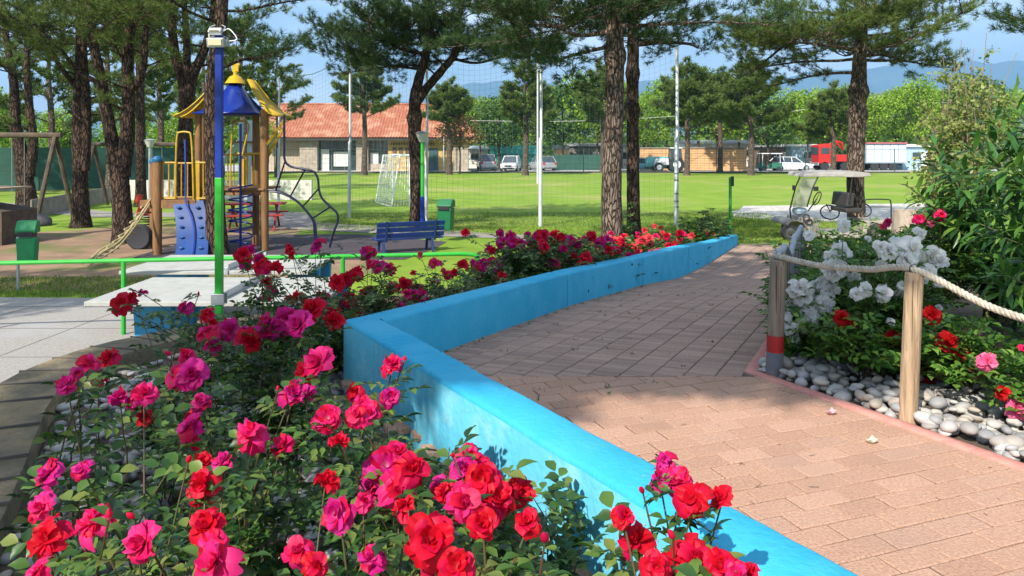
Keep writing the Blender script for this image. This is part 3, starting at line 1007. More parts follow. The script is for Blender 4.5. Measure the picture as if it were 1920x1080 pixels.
# right hand bed: white roses and red roses
white = [(1710,468,66),(1748,480,58),(1688,466,52),(1664,470,42),(1722,440,34),(1700,490,40),(1575,472,44),(1562,488,34),(1582,422,26),(1517,441,22),(1553,528,56),(1530,545,54),(1568,505,44),(1580,650,42),
         (1622,545,34),(1655,552,38),(1606,552,30),(1545,570,40),(1740,510,34),(1760,530,26),(1600,520,26),(1685,555,30)]
whiteL = [(1482,575,34),(1477,610,38),(1512,605,44),(1498,540,40),(1520,590,34),(1488,632,26),(1505,560,34)]
redR = [(1675,636,40,'D'),(1578,598,36,'D'),(1600,605,22,'D'),(1748,592,44,'D'),(1776,640,46,'D'),(1797,660,46,'D'),(1736,705,46,'D'),(1728,690,34,'D'),(1850,680,42,'P'),(1826,698,36,'D'),(1904,766,46,'P'),(1880,737,34,'D'),(1918,655,26,'K')]
def spec2(px, py, s, key, Y, up=.6):
    p = PX(px, py, Y)
    return (p, min(.185, s * Y / 1400), key, Vector((random.uniform(-.35, .3), random.uniform(-1.1, -.5), random.uniform(.25, .8))).normalized())
white += [(px + random.uniform(-48, 48), py + random.uniform(-10, 62), s * .62) for (px, py, s) in white]
whiteL += [(px + random.uniform(-14, 16), py + random.uniform(-20, 20), s * .8) for (px, py, s) in whiteL]
gw = [spec2(px, py, s * 1.05, 'W', 4.85 + random.uniform(-.1, .2)) for (px, py, s) in white if px > 1600]
gw2 = [spec2(px, py, s * 1.1, 'W', 5.2 + random.uniform(-.1, .2)) for (px, py, s) in white if px <= 1600]
gw3 = [spec2(px, py, s * 1.1, 'W', 5.12 + random.uniform(0, .2)) for (px, py, s) in whiteL]
rose_bush('rose_bush', 'white rose bush with big open blooms above the rope, behind the sunlit post', (2.65, 5.35, .82), gw, height=.72, rad=.5, shoots=80, seed=80, leafm=wleaf_m, stamens=True, perstem=6)
rose_bush('rose_bush', 'white rose bush with bunched blooms left of centre in the right hand bed', (2.35, 5.75, .78), gw2, height=.66, rad=.45, shoots=80, seed=81, leafm=wleaf_m, stamens=True, perstem=6)
rose_bush('rose_bush', 'low white rose bush tucked behind the post with the red band', (2.08, 5.35, .76), gw3, height=.45, rad=.2, shoots=22, seed=82, leafm=wleaf_m, perstem=5)
gr1 = [spec2(px, py, s, k, 4.75) for (px, py, s, k) in redR if px < 1740]
gr2 = [spec2(px, py, s, k, 4.45) for (px, py, s, k) in redR if 1740 <= px < 1830]
gr3 = [spec2(px, py, s, k, 3.95) for (px, py, s, k) in redR if px >= 1830]
rose_bush('rose_bush', 'low bush with dark red blooms between white roses and pebbles', (2.32, 4.85, .82), gr1, height=.50, rad=.42, shoots=70, seed=83, leafm=wleaf_m, perstem=6)
rose_bush('rose_bush', 'low bush with paired dark red blooms just right of the sunlit post', (2.72, 4.55, .82), gr2, height=.50, rad=.38, shoots=60, seed=84, leafm=wleaf_m, perstem=6)
rose_bush('rose_bush', 'bush with pale pink blooms at the right edge over the pebbles', (2.85, 3.95, .82), gr3, height=.45, rad=.25, shoots=24, seed=85, leafm=wleaf_m, perstem=6)
# more bushes behind, with a few pink blooms
for i, (px, Y, hgt, bl, lab) in enumerate([
    (1540, 7.2, .75, [(1515, 441, 20, 'W')], 'leafy rose bush between the golf cart wheel and the white roses'),
    (1620, 7.6, .85, [(1655, 425, 16, 'K')], 'rose bush with brownish leaf tips in front of the pine trunk'),
    (1655, 6.9, .78, [(1664, 418, 20, 'K')], 'rose bush with one small pink bloom left of the grey stump'),
    (1735, 7.0, .9, [(1722, 412, 24, 'K'), (1765, 404, 26, 'K'), (1745, 420, 18, 'P')], 'rose bush with two pink blooms right of the grey stump'),
    (1580, 6.4, .70, [(1590, 478, 20, 'W')], 'leafy rose bush behind the left white blooms')]):
    x = GX(px, Y); z = P(Y) - .01
    rose_bush('rose_bush', lab, (x, Y, z), [spec2(a, b, c, d, Y - .1) for (a, b, c, d) in bl], height=hgt + .22, rad=.55, shoots=80, seed=90 + i, leafm=wleaf_m, leafscale=1.2, perstem=6)

# ---------------------------------------------------------------- pebbles
bm = bmesh.new(); bmesh.ops.create_icosphere(bm, subdivisions=2, radius=1)
PT = np.array([tuple(v.co) for v in bm.verts]); PF = np.array([[v.index for v in f.verts] for f in bm.faces]); bm.free()
peb_m = M('river_pebbles', (.45, .43, .40), (.30, .28, .26), scale=9, rough=.6, bump=.25, bscale=30, island=[(.09, .10, .12), (.26, .27, .29), (.50, .48, .43), (.19, .19, .21), (.42, .33, .23), (.60, .57, .51), (.19, .15, .12), (.31, .32, .35), (.42, .34, .24)])
def pebbles(name, label, pts_, smin, smax, seed):
    g = np.random.default_rng(seed)
    n = len(pts_)
    pos = np.array(pts_)
    T = PT.copy()
    a = g.uniform(smin, smax, n)
    S = np.stack([a, a * g.uniform(.6, .9, n), a * g.uniform(.38, .62, n)], 1)
    az = g.uniform(0, 6.28, n)
    D = np.stack([np.cos(az), np.sin(az), g.uniform(-.25, .25, n)], 1)
    fr = frames(D, g.uniform(-.3, .3, n))
    # lumpy templates
    V = []; 
    base = T[None] * (1 + .12 * np.sin(T[None] @ g.normal(size=(n, 3, 3)) * 1.7).mean(axis=2, keepdims=True))
    loc = base * S[:, None, [1, 0, 2]]
    W = np.einsum('nij,nkj->nki', fr, loc) + pos[:, None, :]
    F = PF[None] + (np.arange(n) * len(T))[:, None, None]
    o = npmesh(name, W.reshape(-1, 3), F.reshape(-1, 3), peb_m, smooth=True)
    o['label'] = label
    return kind(o, 'stuff')
pl = []
rr = random.Random(3)
while len(pl) < 2300:
    Y = rr.uniform(1.6, 7.2); x = kerbR(Y) + .12 + rr.random() ** 1.3 * 1.35
    pl.append((x, Y, P(Y) + .004 + rr.random() ** 2 * .06))
pebbles('pebbles', 'pale rounded river pebbles between the pink kerb and the roses', pl, .024, .060, 1)
pl = []
while len(pl) < 2300:
    Y = rr.uniform(1.2, 5.6) if rr.random() < .8 else rr.uniform(5, 12)
    xk = float(np.interp(Y, [k[1] for k in KERB], [k[0] for k in KERB])); xw = wallbed(Y)
    x = xk + .03 + rr.random() * (xw - xk - .05)
    pl.append((x, Y, P(Y) - .145 + rr.random() ** 2 * .04))
pebbles('pebbles', 'grey and white river pebbles under the red roses', pl, .024, .052, 2)
# ================================================================ TREES
def tuft_template(n=20, L=.15, wd=.010, seed=0):
    g = np.random.default_rng(seed)
    V = []; F = []
    for k in range(n):
        az = g.uniform(0, 6.28); pol = g.uniform(.15, 1.35)
        d = np.array([math.sin(pol) * math.cos(az), math.cos(pol), math.sin(pol) * math.sin(az)])
        b = np.array([0, g.uniform(-.05, .07), 0])
        s = np.cross(d, g.normal(size=3)); s /= np.linalg.norm(s)
        l = L * g.uniform(.7, 1.1)
        o = len(V)
        V += [b - s * wd / 2, b + s * wd / 2, b + d * l]
        F.append((o, o + 1, o + 2))
    return np.array(V), np.array(F)
TUFT = [tuft_template(30, seed=s_) for s_ in range(4)]
TUFT_FAR = [tuft_template(18, .30, .045, seed=s_ + 9) for s_ in range(3)]
pine_m = M('pine_needles', (.03, .07, .015), rough=.6, spec=.3, trans=.22, island=[(.012, .036, .012), (.020, .055, .015), (.035, .085, .02), (.065, .125, .025), (.08, .10, .03)])
pineo_m = M('olive_pine_needles', (.06, .10, .02), rough=.6, spec=.3, trans=.25, island=[(.03, .07, .018), (.06, .115, .022), (.11, .175, .03), (.17, .235, .045), (.15, .14, .04)])
def pine(name, label, trunk, radii, z0, ztop, Lmax, seed=0, nb=20, limbs=(), bark=None, leaf=None, far=False, knots=(), group='pine trees', up=.25, sub=9, Lmin=.45, tuftk=1.0, cutaz=None):
    """trunk: world polyline; branches leave between z0 and ztop; limbs: (polyline, r0, r1) thick forks that also carry branches"""
    g = random.Random(seed); gn = np.random.default_rng(seed)
    base = Vector(trunk[0])
    root = thing(name, label, 'pine tree', base, 0, group)
    tb = MB(base); lb = MB(base)
    tp = catmull(trunk, 8)
    k = len(tp)
    rr_ = []
    for i in range(k):
        t = i / (k - 1) * (len(radii) - 1); j = min(len(radii) - 2, int(t))
        r = radii[j] + (radii[j + 1] - radii[j]) * (t - j)
        z = tp[i].z - base.z
        r *= .88 * (1 + .32 * math.exp(-z * 3.5))
        for kz in knots:
            r *= 1 + .32 * math.exp(-((tp[i].z - kz) / .13) ** 2)
        rr_.append(r)
    tb.tube(tp, rr_, 14 if not far else 8, jitter=.09, seed=seed)
    tb.build('trunk', bark or bark_m, root, smooth=True, ang=70)
    carriers = [(tp, rr_)]
    for (pl_, r0, r1) in limbs:
        q = catmull(pl_, 6)
        rl = [r0 + (r1 - r0) * i / (len(q) - 1) for i in range(len(q))]
        m_ = MB(base); m_.tube(q, rl, 10, jitter=.12, seed=seed + 5)
        m_.build('limb', bark or bark_m, root, smooth=True, ang=70)
        carriers.append((q, rl))
    tips = []; tdir = []
    def branch(p, d, L, r):
        n = 6
        pts_ = [p]; dd = d.normalized()
        for i in range(n):
            dd = (dd + Vector((g.uniform(-.22, .22), g.uniform(-.22, .22), g.uniform(-.10, .16)))).normalized()
            pts_.append(pts_[-1] + dd * (L / n))
        lb.tube(pts_, [max(.006, r * .75 * (1 - .85 * i / n)) for i in range(n + 1)], 5, caps=False)
        ns = max(4, int(sub * L / 2.2))
        for s_ in range(ns):
            t = .22 + .78 * (s_ + g.random() * .8) / ns
            i = min(n - 1, int(t * n)); q = pts_[i].lerp(pts_[i + 1], t * n - i)
            ax = (pts_[i + 1] - pts_[i]).normalized()
            side = ax.cross(Vector((0, 0, 1)))
            if side.length < .1: side = Vector((1, 0, 0))
            side = side.normalized() * (1 if s_ % 2 else -1)
            sd = (ax * .55 + side * g.uniform(.5, 1.0) + Vector((0, 0, g.uniform(-.15, .5)))).normalized()
            sl_ = L * g.uniform(.20, .36) * (1.15 - t * .5) + .12
            e_ = q + sd * sl_ + Vector((0, 0, sl_ * .12))
            lb.tube([q, q.lerp(e_, .5) + Vector((0, 0, -.02)), e_], [max(.005, r * .3), .006, .004], 4, caps=False)
            nt_ = max(3, int(sl_ / .075))
            for w_ in range(nt_):
                u = .25 + .75 * (w_ + 1) / nt_
                c = q.lerp(e_, u) + Vector((g.gauss(0, .085), g.gauss(0, .085), g.gauss(.03, .06)))
                tips.append(c); tdir.append(sd + Vector((g.uniform(-.7, .7), g.uniform(-.7, .7), g.uniform(0, .9))))
        for w_ in range(4):
            tips.append(pts_[-1] + Vector((g.gauss(0, .09), g.gauss(0, .09), g.gauss(0.03, .06)))); tdir.append(dd + Vector((g.uniform(-.6, .6), g.uniform(-.6, .6), g.uniform(0, .8))))
    ga = g.uniform(0, 6.28)
    for ci, (cp, cr) in enumerate(carriers):
        cnt = int(nb * 1.2) if ci == 0 else int(nb * .7)
        zmax_c = cp[-1].z; zmin_c = max(z0, cp[0].z + (.35 * (cp[-1].z - cp[0].z) if ci else 0))
        if zmax_c <= zmin_c: continue
        for b in range(cnt):
            z = zmin_c + (zmax_c - zmin_c) * (b + g.random() * .8) / cnt
            for i in range(len(cp) - 1):
                if cp[i].z <= z <= cp[i + 1].z: break
            p = cp[i].lerp(cp[i + 1], (z - cp[i].z) / max(1e-6, cp[i + 1].z - cp[i].z))
            t = min(1, max(0, (z - z0) / max(.1, ztop - z0)))
            L = Lmax * (1 - t) ** .55 * (.75 + .25 * g.random()) * (1 if ci == 0 else .8) + Lmin
            ga += 2.4 + g.uniform(-.4, .4)
            az = ga
            if cutaz and math.cos(az - cutaz[0]) > cutaz[1]:
                az += math.pi * .6
            d = Vector((math.cos(az), math.sin(az), up + .7 * t + g.uniform(-.15, .15)))
            branch(p, d, L, max(.016, cr[i] * .36))
        branch(cp[-1], Vector((g.uniform(-.3, .3), g.uniform(-.3, .3), 1)), 1.0 if not far else 1.2, .04)
    for (cp, cr) in carriers[1:]:
        for k in range(7):
            i = int((.35 + .62 * k / 6) * (len(cp) - 1)); ax = (cp[min(len(cp) - 1, i + 1)] - cp[max(0, i - 1)]).normalized()
            side = Vector((g.uniform(-1, 1), g.uniform(-1, 1), g.uniform(-.35, .4)))
            branch(cp[i], ax * .5 + side.normalized() * .9, g.uniform(.6, 1.15), cr[i] * .4)
    lb.build('branches', bark or bark_m, root, smooth=True, ang=70)
    tips = np.array([tuple(t) for t in tips]); tdir = np.array([tuple(t) for t in tdir])
    fr = frames(tdir, gn.uniform(0, 6.28, len(tips)))
    which = gn.integers(0, 3, len(tips))
    VV = []; FF = []; off = 0
    for s_ in range(3):
        T, F = (TUFT_FAR if far else TUFT)[s_]
        sel = which == s_
        if not sel.any(): continue
        V, F2 = scatter(T, F, fr[sel], tips[sel], gn.uniform(.8, 1.3, sel.sum()) * tuftk)
        VV.append(V); FF.append(F2 + off); off += len(V)
    npmesh('crown', np.concatenate(VV), np.concatenate(FF), leaf or pine_m, root, off=base)
    return root

def G0(px, Y, z=0): return Vector((GX(px, Y), Y, z))
# centre pine with forked trunk and lamp (px 783)
Y = 22
pine('pine_tree', 'forked dark pine behind the blue bench, its trunk beside a lamp post', [G0(783, Y), PX(781, 330, Y), PX(778, 255, Y), PX(778, 190, Y), PX(785, 150, Y), PX(800, 95, Y), PX(808, 30, Y), PX(815, -60, Y)],
     [.24, .22, .22, .20, .16, .14, .12, .05], 4.7, 9.5, 2.4, seed=21, nb=20, knots=(PX(0, 222, Y).z,),
     limbs=[([PX(782, 190, Y), PX(800, 165, Y), PX(830, 130, Y - .3), PX(855, 95, Y - .5), PX(860, 40, Y - .5), PX(880, -60, Y - .5)], .15, .07),
            ([PX(790, 130, Y), PX(750, 125, Y), PX(712, 118, Y + .3), PX(690, 105, Y + .4)], .045, .02),
            ([PX(797, 100, Y), PX(760, 95, Y - .3), PX(720, 75, Y - .8), PX(690, 60, Y - 1)], .06, .02),
            ([PX(850, 110, Y), PX(890, 118, Y - .3), PX(930, 110, Y - .5), PX(960, 100, Y - .6)], .05, .02)], up=.05)
# thick near trunk px 1150
Y = 14.5
pine('pine_tree', 'thickest pine trunk of the centre, sunlit grey brown bark, standing in the rose bed', [G0(1148, Y, .05), PX(1147, 330, Y), PX(1152, 200, Y), PX(1153, 100, Y), PX(1150, 0, Y), PX(1150, -150, Y), PX(1145, -380, Y)],
     [.24, .215, .205, .195, .18, .15, .06], 4.6, 9.5, 2.9, seed=33, nb=22, bark=bark2_m, up=-.02, knots=(4.1,),
     limbs=[([PX(1140, 60, Y), PX(1085, 66, Y + .2), PX(1040, 50, Y + .3), PX(1000, 45, Y + .3)], .05, .025),
            ([PX(1140, 88, Y), PX(1095, 98, Y + .2), PX(1060, 108, Y + .3), PX(1040, 120, Y + .3)], .04, .02)])
Y = 19
pine('pine_tree', 'slim dark pine trunk with ring knots just right of the thickest trunk', [G0(1188, Y), PX(1187, 330, Y), PX(1186, 205, Y), PX(1187, 100, Y), PX(1188, 0, Y), PX(1190, -200, Y)],
     [.195, .18, .17, .17, .16, .06], 4.8, 9.3, 2.6, seed=47, nb=18, knots=(PX(0, 205, Y).z, PX(0, 137, Y).z), up=.0,
     limbs=[([PX(1190, 85, Y), PX(1240, 80, Y), PX(1290, 82, Y - .2), PX(1310, 90, Y - .2)], .055, .03)])
Y = 20
pine('pine_tree', 'sunlit pine standing in front of the golf cart, its crown spreading both ways', [G0(1606, Y), PX(1604, 330, Y), PX(1607, 230, Y), PX(1610, 165, Y), PX(1612, 110, Y), PX(1616, 30, Y), PX(1615, -200, Y)],
     [.26, .25, .25, .24, .20, .16, .06], 4.35, 9.6, 3.1, seed=52, nb=32, bark=bark2_m, leaf=pineo_m, up=.02, knots=(PX(0, 172, Y).z, PX(0, 215, Y).z),
     limbs=[([PX(1606, 95, Y), PX(1570, 88, Y - .2), PX(1545, 85, Y - .2), PX(1500, 80, Y)], .06, .02),
            ([PX(1620, 105, Y), PX(1655, 103, Y), PX(1690, 112, Y), PX(1715, 118, Y)], .05, .02),
            ([PX(1590, 60, Y), PX(1500, 70, Y + .4), PX(1440, 110, Y + .8), PX(1405, 140, Y + 1)], .05, .02)])
# left group
Y = 18.4
pine('pine_tree', 'pine with two leaning stems behind the rope ladder, reddish bark', [G0(233, Y), PX(228, 380, Y), PX(222, 320, Y), PX(205, 240, Y), PX(190, 150, Y), PX(172, 60, Y), PX(160, -80, Y), PX(150, -250, Y)],
     [.28, .25, .235, .17, .145, .12, .10, .05], 4.9, 9.3, 2.7, seed=61, nb=11, up=.15, leaf=pineo_m,
     limbs=[([PX(228, 330, Y), PX(238, 260, Y), PX(240, 180, Y), PX(240, 90, Y), PX(250, 0, Y), PX(258, -160, Y)], .20, .08),
            ([PX(243, 170, Y), PX(262, 150, Y - .1), PX(271, 110, Y - .2), PX(275, 50, Y - .2), PX(300, 0, Y - .3), PX(330, -80, Y - .4)], .10, .05),
            ([PX(195, 160, Y), PX(150, 135, Y), PX(110, 90, Y - .3), PX(60, 40, Y - .6)], .07, .03)])
Y = 16
pine('pine_tree', 'dark straight pine directly behind the blue and green light pole', [G0(408, Y), PX(404, 400, Y), PX(402, 300, Y), PX(398, 200, Y), PX(403, 120, Y), PX(415, 30, Y), PX(420, -120, Y), PX(425, -300, Y)],
     [.25, .225, .21, .20, .17, .15, .12, .05], 4.6, 9.2, 2.6, seed=62, nb=12, up=.05,
     limbs=[([PX(415, 128, Y), PX(455, 112, Y), PX(490, 108, Y), PX(505, 100, Y)], .04, .015)])
Y = 24
pine('pine_tree', 'branching pine rising behind the yellow playground railing', [G0(350, Y), PX(347, 330, Y), PX(348, 220, Y), PX(345, 160, Y), PX(328, 100, Y), PX(322, 20, Y), PX(320, -120, Y)],
     [.32, .27, .25, .20, .17, .15, .08], 5.6, 10, 2.8, seed=63, nb=11, up=.1, leaf=pineo_m,
     limbs=[([PX(352, 190, Y), PX(362, 140, Y), PX(385, 90, Y), PX(400, 20, Y), PX(410, -100, Y)], .19, .08),
            ([PX(350, 150, Y), PX(350, 80, Y), PX(345, 0, Y), PX(340, -100, Y)], .13, .07)])
Y = 22
pine('pine_tree', 'pair stemmed pine left of the leaning one, beside the swing frame', [G0(152, Y), PX(150, 330, Y), PX(148, 240, Y), PX(148, 170, Y), PX(150, 80, Y), PX(148, -20, Y), PX(145, -150, Y)],
     [.28, .235, .22, .17, .14, .12, .06], 4.9, 9.6, 2.7, seed=64, nb=12, leaf=pineo_m, up=.1,
     limbs=[([PX(158, 320, Y), PX(162, 240, Y), PX(160, 160, Y), PX(155, 60, Y), PX(160, -60, Y)], .16, .08),
            ([PX(140, 160, Y), PX(110, 120, Y - .5), PX(80, 70, Y - .8), PX(50, 20, Y - 1)], .08, .03)])
Y = 27
pine('pine_tree', 'leftmost standing pine behind the green litter bin, forked low', [G0(52, Y), PX(48, 350, Y), PX(42, 300, Y), PX(30, 240, Y), PX(25, 150, Y), PX(10, 60, Y), PX(0, -80, Y)],
     [.40, .34, .30, .22, .16, .12, .05], 4.9, 10, 2.6, seed=65, nb=9, leaf=pineo_m, up=.1,
     limbs=[([PX(55, 330, Y), PX(62, 270, Y), PX(55, 200, Y), PX(50, 100, Y), PX(60, 0, Y)], .2, .08)])
Y = 17
pine('pine_tree', 'pine just beyond the left edge whose olive branches reach into the sky', [G0(-190, Y), PX(-185, 100, Y), PX(-180, -250, Y)], [.25, .2, .06], 4.4, 9.0, 3.4, seed=66, nb=13, leaf=pineo_m, up=.05)
Y = 30
pine('pine_tree', 'slender pine deep in the playground, left of the wooden deck', [G0(264, Y), PX(264, 250, Y), PX(262, 100, Y), PX(262, -40, Y)], [.24, .2, .16, .06], 4.5, 9.5, 2.6, seed=67, nb=10, leaf=pineo_m, up=.1)
Y = 14
pine('pine_tree', 'pine beyond the right edge, twigs showing in the top right corner', [G0(2110, Y), PX(2100, 60, Y), PX(2090, -300, Y)], [.25, .2, .06], 3.9, 9.0, 2.9, seed=68, nb=26, up=.05)
# pines behind the photographer, which shade the ramp and tables
for i, (x, y, L, s_, ht) in enumerate([(-5.8, .3, 0, 70, 10.5), (-3.6, 6.2, 0, 71, 10.5), (-12.5, 4.6, 2.6, 72, 9.5)]):
    if L == 0: continue
    pine('pine_tree', ['pine left of the photographer whose crown shades the ramp', '', 'pine beyond the left edge shading the concrete slabs'][i],
         [(x, y, 0), (x + .1, y, 3), (x, y + .1, 6), (x + .05, y, ht)], [.27, .22, .18, .05], 5.2, ht, L, seed=s_, nb=22, tuftk=1.4)
pine('pine_tree', 'leaning pine left of the photographer whose crown shades the ramp', [(-5.6, 0.75, 0), (-5.2, 0.65, 3), (-4.0, 0.75, 5.6), (-3.0, 1.05, 7.5), (-2.6, 1.35, 9.8)], [.27, .22, .2, .15, .06], 6.3, 10.5, 2.3, seed=75, nb=32, tuftk=1.9,
     limbs=[([(-4.0, .8, 5.6), (-2.8, .1, 6.6), (-1.9, -.1, 7.0), (-1.3, -.05, 7.2)], .10, .04), ([(-3.8, 0.85, 5.8), (-2.2, 2.75, 7.0), (-1.0, 4.75, 7.6), (.2, 6.55, 8.2)], .12, .05), ([(-4.4, 0.65, 5.3), (-3.6, 0.15, 6.2), (-2.8, -0.25, 6.8), (-2.0, -0.30, 7.3)], .11, .04), ([(-4.8, 0.65, 4.8), (-5.1, -0.35, 5.9), (-5.2, -1.0, 6.9)], .09, .04)])

pine('pine_tree', 'pine behind the photographer throwing broken shade on the near rose bed', [(-8.6, -4.2, 0), (-8.2, -4.0, 4), (-7.2, -3.4, 6.6), (-6.7, -3.1, 9)], [.26, .22, .17, .05], 5.9, 9.2, 2.1, seed=78, nb=11, tuftk=1.3,
     limbs=[([(-7.2, -3.5, 5.5), (-6.6, -3.4, 6.3), (-6.0, -3.3, 7.0)], .09, .03)])
# middle distance pines on the left (fewer, coarser needles)
for i, (px, Y, ht, L, z0, lab) in enumerate([
    (-60, 36, 9, 3.4, 3.0, 'olive pine behind the green mesh fence, at the left edge'), (95, 44, 9.5, 3.6, 3.0, 'olive pine behind the green fence, between the two leftmost near trunks'),
    (205, 40, 10, 3.6, 3.2, 'pale green pine behind the swing frames'), (300, 46, 10, 3.6, 3.2, 'green pine far behind the wooden deck'),
    (455, 40, 8.6, 3.4, 3.5, 'dark pine behind the tower roof'), (520, 62, 10, 3.2, 4.2, 'pine at the left corner of the tiled building'), (385, 56, 11, 3.8, 3.2, 'pine far behind the light pole')]):
    pine('pine_tree', lab, [G0(px, Y), G0(px + 2, Y, ht * .4), G0(px - 4, Y, ht * .7), G0(px, Y, ht)], [.25, .2, .15, .05], z0, ht, L, seed=110 + i, nb=10, leaf=pineo_m, far=True, bark=bark2_m, group='pines behind the playground')
# sports field trees in front of the yard
for i, (px, Y, ht, L, z0, lab) in enumerate([
    (683, 66, 10.2, 3.2, 5.0, 'pine standing in front of the tiled roof, left of the dark forked one'), (842, 68, 7.4, 2.6, 4.4, 'smaller brownish pine at the yellow end of the building'),
    (985, 66, 9.2, 2.9, 3.6, 'dense pine beside the parked white car'), (1130, 72, 9.6, 3.3, 4.2, 'pale pine hidden behind the thick trunk'),
    (1288, 66, 9.0, 3.4, 4.0, 'broad pine behind the tractor'), (1408, 66, 9.4, 3.8, 3.6, 'broad dark pine round the white mast'), (1350, 74, 9.0, 3.0, 4.0, 'pine behind the long wooden fence'),
    (1562, 66, 6.8, 3.0, 3.0, 'low round pine in front of the red truck')]):
    pine('pine_tree', lab, [G0(px, Y), G0(px + 1, Y, ht * .4), G0(px - 2, Y, ht * .7), G0(px, Y, ht)], [.30, .25, .18, .05], z0, ht, L, seed=130 + i, nb=20, leaf=pineo_m, far=True, bark=bark2_m, group='pines beyond the playing field', sub=11, tuftk=1.25)

# broadleaf trees: variants then copies
bl_m = M('broad_leaves', (.10, .22, .02), rough=.6, spec=.3, trans=.35, island=[(.08, .17, .015), (.15, .28, .02), (.24, .38, .03), (.33, .47, .05)])
bl2_m = M('deep_green_leaves', (.05, .12, .02), rough=.6, spec=.3, trans=.3, island=[(.03, .08, .015), (.05, .12, .02), (.09, .17, .03), (.13, .22, .04)])
bl3_m = M('russet_leaves', (.25, .15, .06), rough=.6, spec=.3, trans=.3, island=[(.18, .09, .04), (.28, .14, .06), (.20, .18, .05), (.32, .22, .10)])
LQ = np.array([(-.5, 0, 0), (0, .5, .12), (.5, 0, 0), (0, -.5, .12)]); LQF = np.array([(0, 1, 2, 3)])
def broad(label, loc, ht, rad, mat, seed, nleaf=5200, ls=.24, group='broadleaf trees beyond the field', zb=.32, trunk_r=.16, name='broadleaf_tree', nclump=34):
    g = np.random.default_rng(seed); gr = random.Random(seed)
    root = thing(name, label, 'tree', loc, 0, group)
    tb = MB(); top = ht * zb * 1.3
    tb.tube(catmull([(0, 0, 0), (.05, .02, ht * zb * .6), (0, 0, top), (.1, 0, ht * .75)], 3), [trunk_r * (1 - .07 * k) for k in range(10)], 8, jitter=.1)
    cl = []
    for k in range(nclump):
        d = rdirs(1, g)[0]
        q = np.array([d[0] * rad * .78, d[1] * rad * .78, ht * (zb + 1) / 2 + d[2] * ht * (1 - zb) * .40]) * np.array([g.uniform(.55, 1.05), g.uniform(.55, 1.05), 1])
        cl.append((q, rad * g.uniform(.22, .42)))
        if k % 2 == 0:
            tb.tube([(0, 0, top * gr.uniform(.7, 1)), (q[0] * .5, q[1] * .5, (top + q[2]) / 2 - .1), tuple(q)], [trunk_r * .4, trunk_r * .25, .02], 5, caps=False)
    tb.build('trunk', bark2_m, root, smooth=True, ang=70)
    per = nleaf // nclump
    P_ = []
    for q, r in cl:
        d = rdirs(per, g) * (g.uniform(.35, 1, (per, 1)) ** .5) * r * np.array([1.15, 1.15, .8])
        P_.append(q + d)
    P_ = np.concatenate(P_); n = len(P_)
    V, F = scatter(LQ, LQF, frames(rdirs(n, g), g.uniform(0, 6.28, n)), P_, g.uniform(.6, 1.3, n) * ls)
    npmesh('crown', V, F, mat, root)
    return root
spec_ = [(900, 88, 8.6, 3.6), (935, 84, 8.0, 3.4), (960, 96, 9.5, 4.0), (1005, 92, 8.8, 3.6), (1055, 86, 7.6, 3.2), (1085, 94, 8.6, 3.6), (1120, 84, 8.2, 3.4), (1165, 90, 8.2, 3.4), (1215, 86, 7.6, 3.2), (1250, 94, 9.0, 3.6),
         (1310, 90, 8.6, 3.6), (1345, 84, 8.0, 3.2), (1385, 96, 8.8, 3.8), (1440, 88, 7.4, 3.4), (1475, 94, 7.8, 3.4), (1515, 86, 6.8, 3.2), (1545, 96, 7.4, 3.6), (1590, 90, 7.6, 3.4), (1640, 86, 7.6, 3.4), (1680, 92, 8.0, 3.6), (1725, 86, 7.6, 3.6), (1770, 94, 8.4, 3.8), (1830, 88, 8.2, 3.8), (1890, 92, 8.6, 4.0)]
b1 = broad('bright green tree above the dark parked estate, at the right end of the tiled roof', (GX(900, 88), 88, 0), 8.6, 3.6, bl_m, 1)
b2 = broad('deep green tree behind the white parked car', (GX(935, 84), 84, 0), 8.0, 3.4, bl2_m, 2)
b3 = broad('tall yellow green tree behind the turquoise awning', (GX(960, 96), 96, 0), 9.5, 4.0, bl_m, 3)
protos = [b1, b2, b3]
where = ['right of the dense pine', 'behind the pale caravan roofs', 'above the pale wooden shed', 'left of the thick trunk', 'between the two centre trunks', 'above the left end of the long wooden fence', 'behind the field mast', 'left of the tractor cab', 'behind the middle of the long wooden fence', 'right of the tractor', 'above the right end of the wooden fence', 'behind the white mast', 'above the small green cart', 'above the white hatchback', 'left of the red truck', 'behind the red truck crane', 'behind the sunlit pine trunk', 'above the white trailer', 'behind the end of the white trailer', 'behind the wispy tree', 'between wispy tree and oleander']
for i, (px, Y, ht, r) in enumerate(spec_[3:]):
    pr = protos[i % 3] if i % 4 else b1
    k = ht / (8.6 if pr is b1 else 8.0 if pr is b2 else 9.5)
    dup(pr, (GX(px, Y), Y, 0), i * 1.3, ('bright green tree ' if pr is not b2 else 'deep green tree ') + where[i], scale=(k * 1.1, k * 1.1, k * (1.12 + .26 * ((i * 7) % 5) / 4)))
broad('russet brown leaved small tree in front of the yellow end of the building', (GX(862, 69), 69, 0), 5.8, 2.3, bl3_m, 9, nleaf=2200, ls=.2, zb=.4, trunk_r=.10)
for i, (px, Y, ht, r, lab) in enumerate([(30, 62, 6, 3.2, 'bright bush tree behind the green fence at the left edge'), (130, 58, 5.5, 3, 'sunlit tree behind the green fence, left of the paired trunks'), (240, 64, 6, 3.4, 'sunlit tree behind the far swing beam'), (330, 60, 5.5, 3, 'sunlit tree beyond the wooden deck'), (420, 66, 6.5, 3.4, 'green tree beyond the playground tower'), (-60, 50, 7, 3.4, 'tree behind the fence cut by the left edge'), (480, 70, 5.5, 2.6, 'green tree left of the tiled building')]):
    dup(b1 if i % 2 else b3, (GX(px, Y), Y, 0), i, lab, 'trees behind the playground', scale=ht / (8.6 if i % 2 else 9.5))
